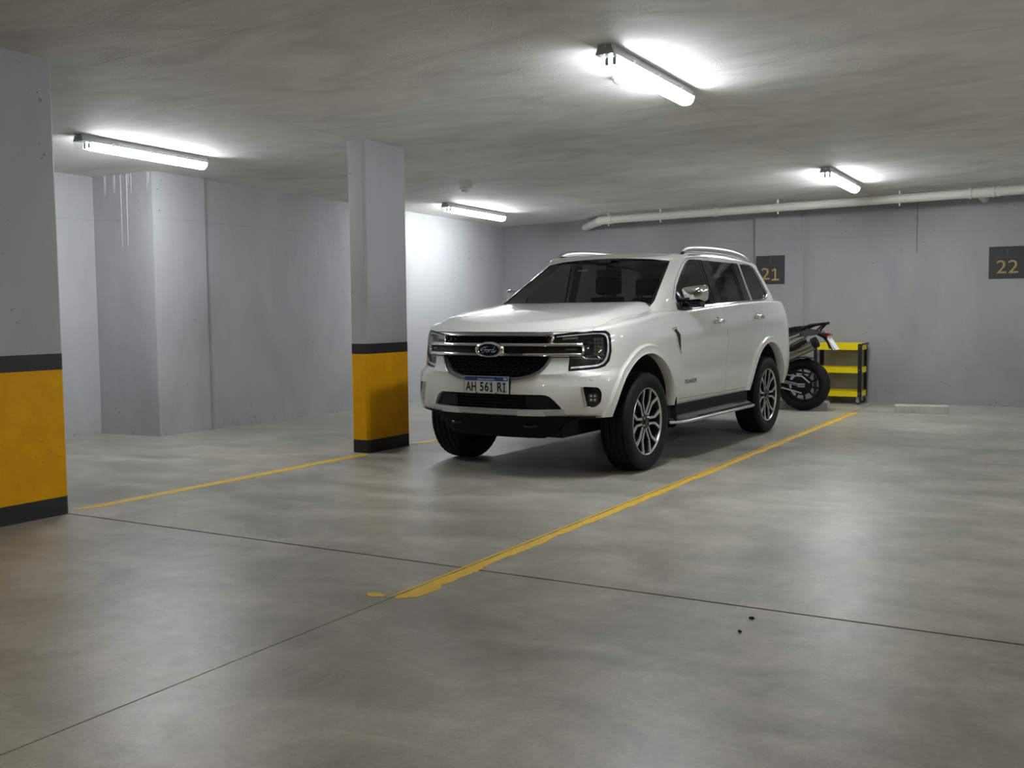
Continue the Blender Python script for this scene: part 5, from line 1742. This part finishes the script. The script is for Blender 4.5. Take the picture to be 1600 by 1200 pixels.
mprism('tail_lamp', [(-3.15, 0.945), (-3.10, 0.965), (-3.04, 0.960), (-3.02, 0.935), (-3.06, 0.928), (-3.12, 0.925)], -0.05, 0.05, M['red_lens'], 0.004)
mprism('reflector', [(-3.085, 0.865), (-3.068, 0.87), (-3.025, 0.775), (-3.045, 0.770)], -0.045, -0.02, M['red_lens'])
for y in (-0.17, 0.17):
    mt('turn_signal', [(MX(-3.12), y * 0.3, 0.94), (MX(-3.10), y, 0.945)], [0.008, 0.020], M['moto_black'])
# the front half, hidden from the photograph by the car
mprism('engine', [(-4.40, 0.30), (-4.00, 0.28), (-3.86, 0.36), (-3.86, 0.58), (-4.05, 0.70), (-4.30, 0.72), (-4.45, 0.50)], -0.16, 0.16, M['moto_black'], 0.03)
mprism('fuel_tank', [(-4.48, 0.86), (-4.05, 0.80), (-3.95, 0.90), (-4.05, 1.02), (-4.30, 1.10), (-4.50, 1.04)], -0.15, 0.15, M['moto_gloss'], 0.04)
mprism('front_fairing', [(-4.85, 0.92), (-4.50, 0.80), (-4.42, 1.02), (-4.58, 1.28), (-4.66, 1.28)], -0.12, 0.12, M['moto_gloss'], 0.03)
for y in (-0.10, 0.10):
    mt('fork_leg', [(-1.52, y, 0.335), (-1.16, y, 1.06)], [0.030, 0.024], M['moto_alu'])
mt('handlebar', [(-1.02, -0.40, 1.13), (-1.10, -0.20, 1.14), (-1.14, 0, 1.10), (-1.10, 0.20, 1.14), (-1.02, 0.40, 1.13)], 0.013, M['moto_black'])
mt('side_stand', [(-0.75, -0.12, 0.30), (-0.72, -0.24, 0.008)], 0.014, M['moto_black'])

# ------------------------------------------------------------------ tool cart by the wall
cart = empty('tool_cart', (-3.20, 14.21, 0), 0.0)
tag(cart, 'yellow three-shelf rolling tool cart with black corner posts against the back wall', 'cart')
W2, D2 = 0.305, 0.185
def shelf(z0, z1, nm):
    b = newbox(-W2 + 0.012, W2 - 0.012, -D2 + 0.006, D2 - 0.006, z0 + 0.004, z0 + 0.010)
    s_ = obj(nm, b, M['cart_yellow'], cart)
    for (xa, xb_, ya, yb_) in ((-W2, W2, -D2, -D2 + 0.006), (-W2, W2, D2 - 0.006, D2), (-W2, -W2 + 0.006, -D2 + 0.006, D2 - 0.006), (W2 - 0.006, W2, -D2 + 0.006, D2 - 0.006)):
        obj('rim_panel', newbox(xa, xb_, ya, yb_, z0, z1), M['cart_yellow'], s_)
    return s_
top = shelf(0.715, 0.800, 'top_tray')
obj('grip_slot', newbox(0.09 - 0.16, 0.09 - 0.10, -D2 - 0.003, -D2 + 0.001, 0.735, 0.785), M['cart_black'], top)
shelf(0.412, 0.487, 'shelf'); shelf(0.100, 0.172, 'shelf')
for sx_ in (-1, 1):
    for sy_ in (-1, 1):
        b = bmesh.new()
        x, y = sx_ * (W2 + 0.001), sy_ * (D2 + 0.001)
        box(b, min(x, x - sx_ * 0.042), max(x, x - sx_ * 0.042), min(y, y + sy_ * 0.004), max(y, y + sy_ * 0.004), 0.095, 0.795)
        box(b, min(x, x + sx_ * 0.004), max(x, x + sx_ * 0.004), min(y, y - sy_ * 0.042), max(y, y - sy_ * 0.042), 0.095, 0.795)
        p_ = obj('corner_post', b, M['cart_black'], cart)
        for zz in (0.14, 0.45, 0.76):
            tb = tube(bmesh.new(), [(x - sx_ * 0.02, y + sy_ * 0.004, zz), (x - sx_ * 0.02, y + sy_ * 0.008, zz)], 0.006, 8)
            obj('bolt', tb, M['steel'], p_)
        xc, yc = sx_ * (W2 - 0.045), sy_ * (D2 - 0.045)
        b = lathe(bmesh.new(), [(0.015, -0.014), (0.040, -0.014), (0.042, 0), (0.040, 0.014), (0.015, 0.014)], 'y', 24, (xc, yc, 0.042))
        cst = obj('caster_wheel', b, M['cart_black'], cart, 40)
        b = lathe(bmesh.new(), [(0.026, -0.0155), (0.026, 0.0155)], 'y', 20, (xc, yc, 0.042))
        obj('caster_hub', b, M['caster'], cst, 40)
        b = bmesh.new()
        for q_ in (-1, 1): box(b, xc - 0.018, xc + 0.018, yc + q_ * 0.019 - 0.002, yc + q_ * 0.019 + 0.002, 0.035, 0.098)
        box(b, xc - 0.03, xc + 0.03, yc - 0.03, yc + 0.03, 0.095, 0.101)
        obj('caster_fork', b, M['steel'], cst)
b = bmesh.new()
tube(b, [(W2, -D2 + 0.02, 0.785), (W2 + 0.02, -D2 + 0.03, 0.795), (W2 + 0.02, D2 - 0.03, 0.795), (W2, D2 - 0.02, 0.785)], 0.012, 10)
obj('push_handle', b, M['cart_black'], cart, 50)
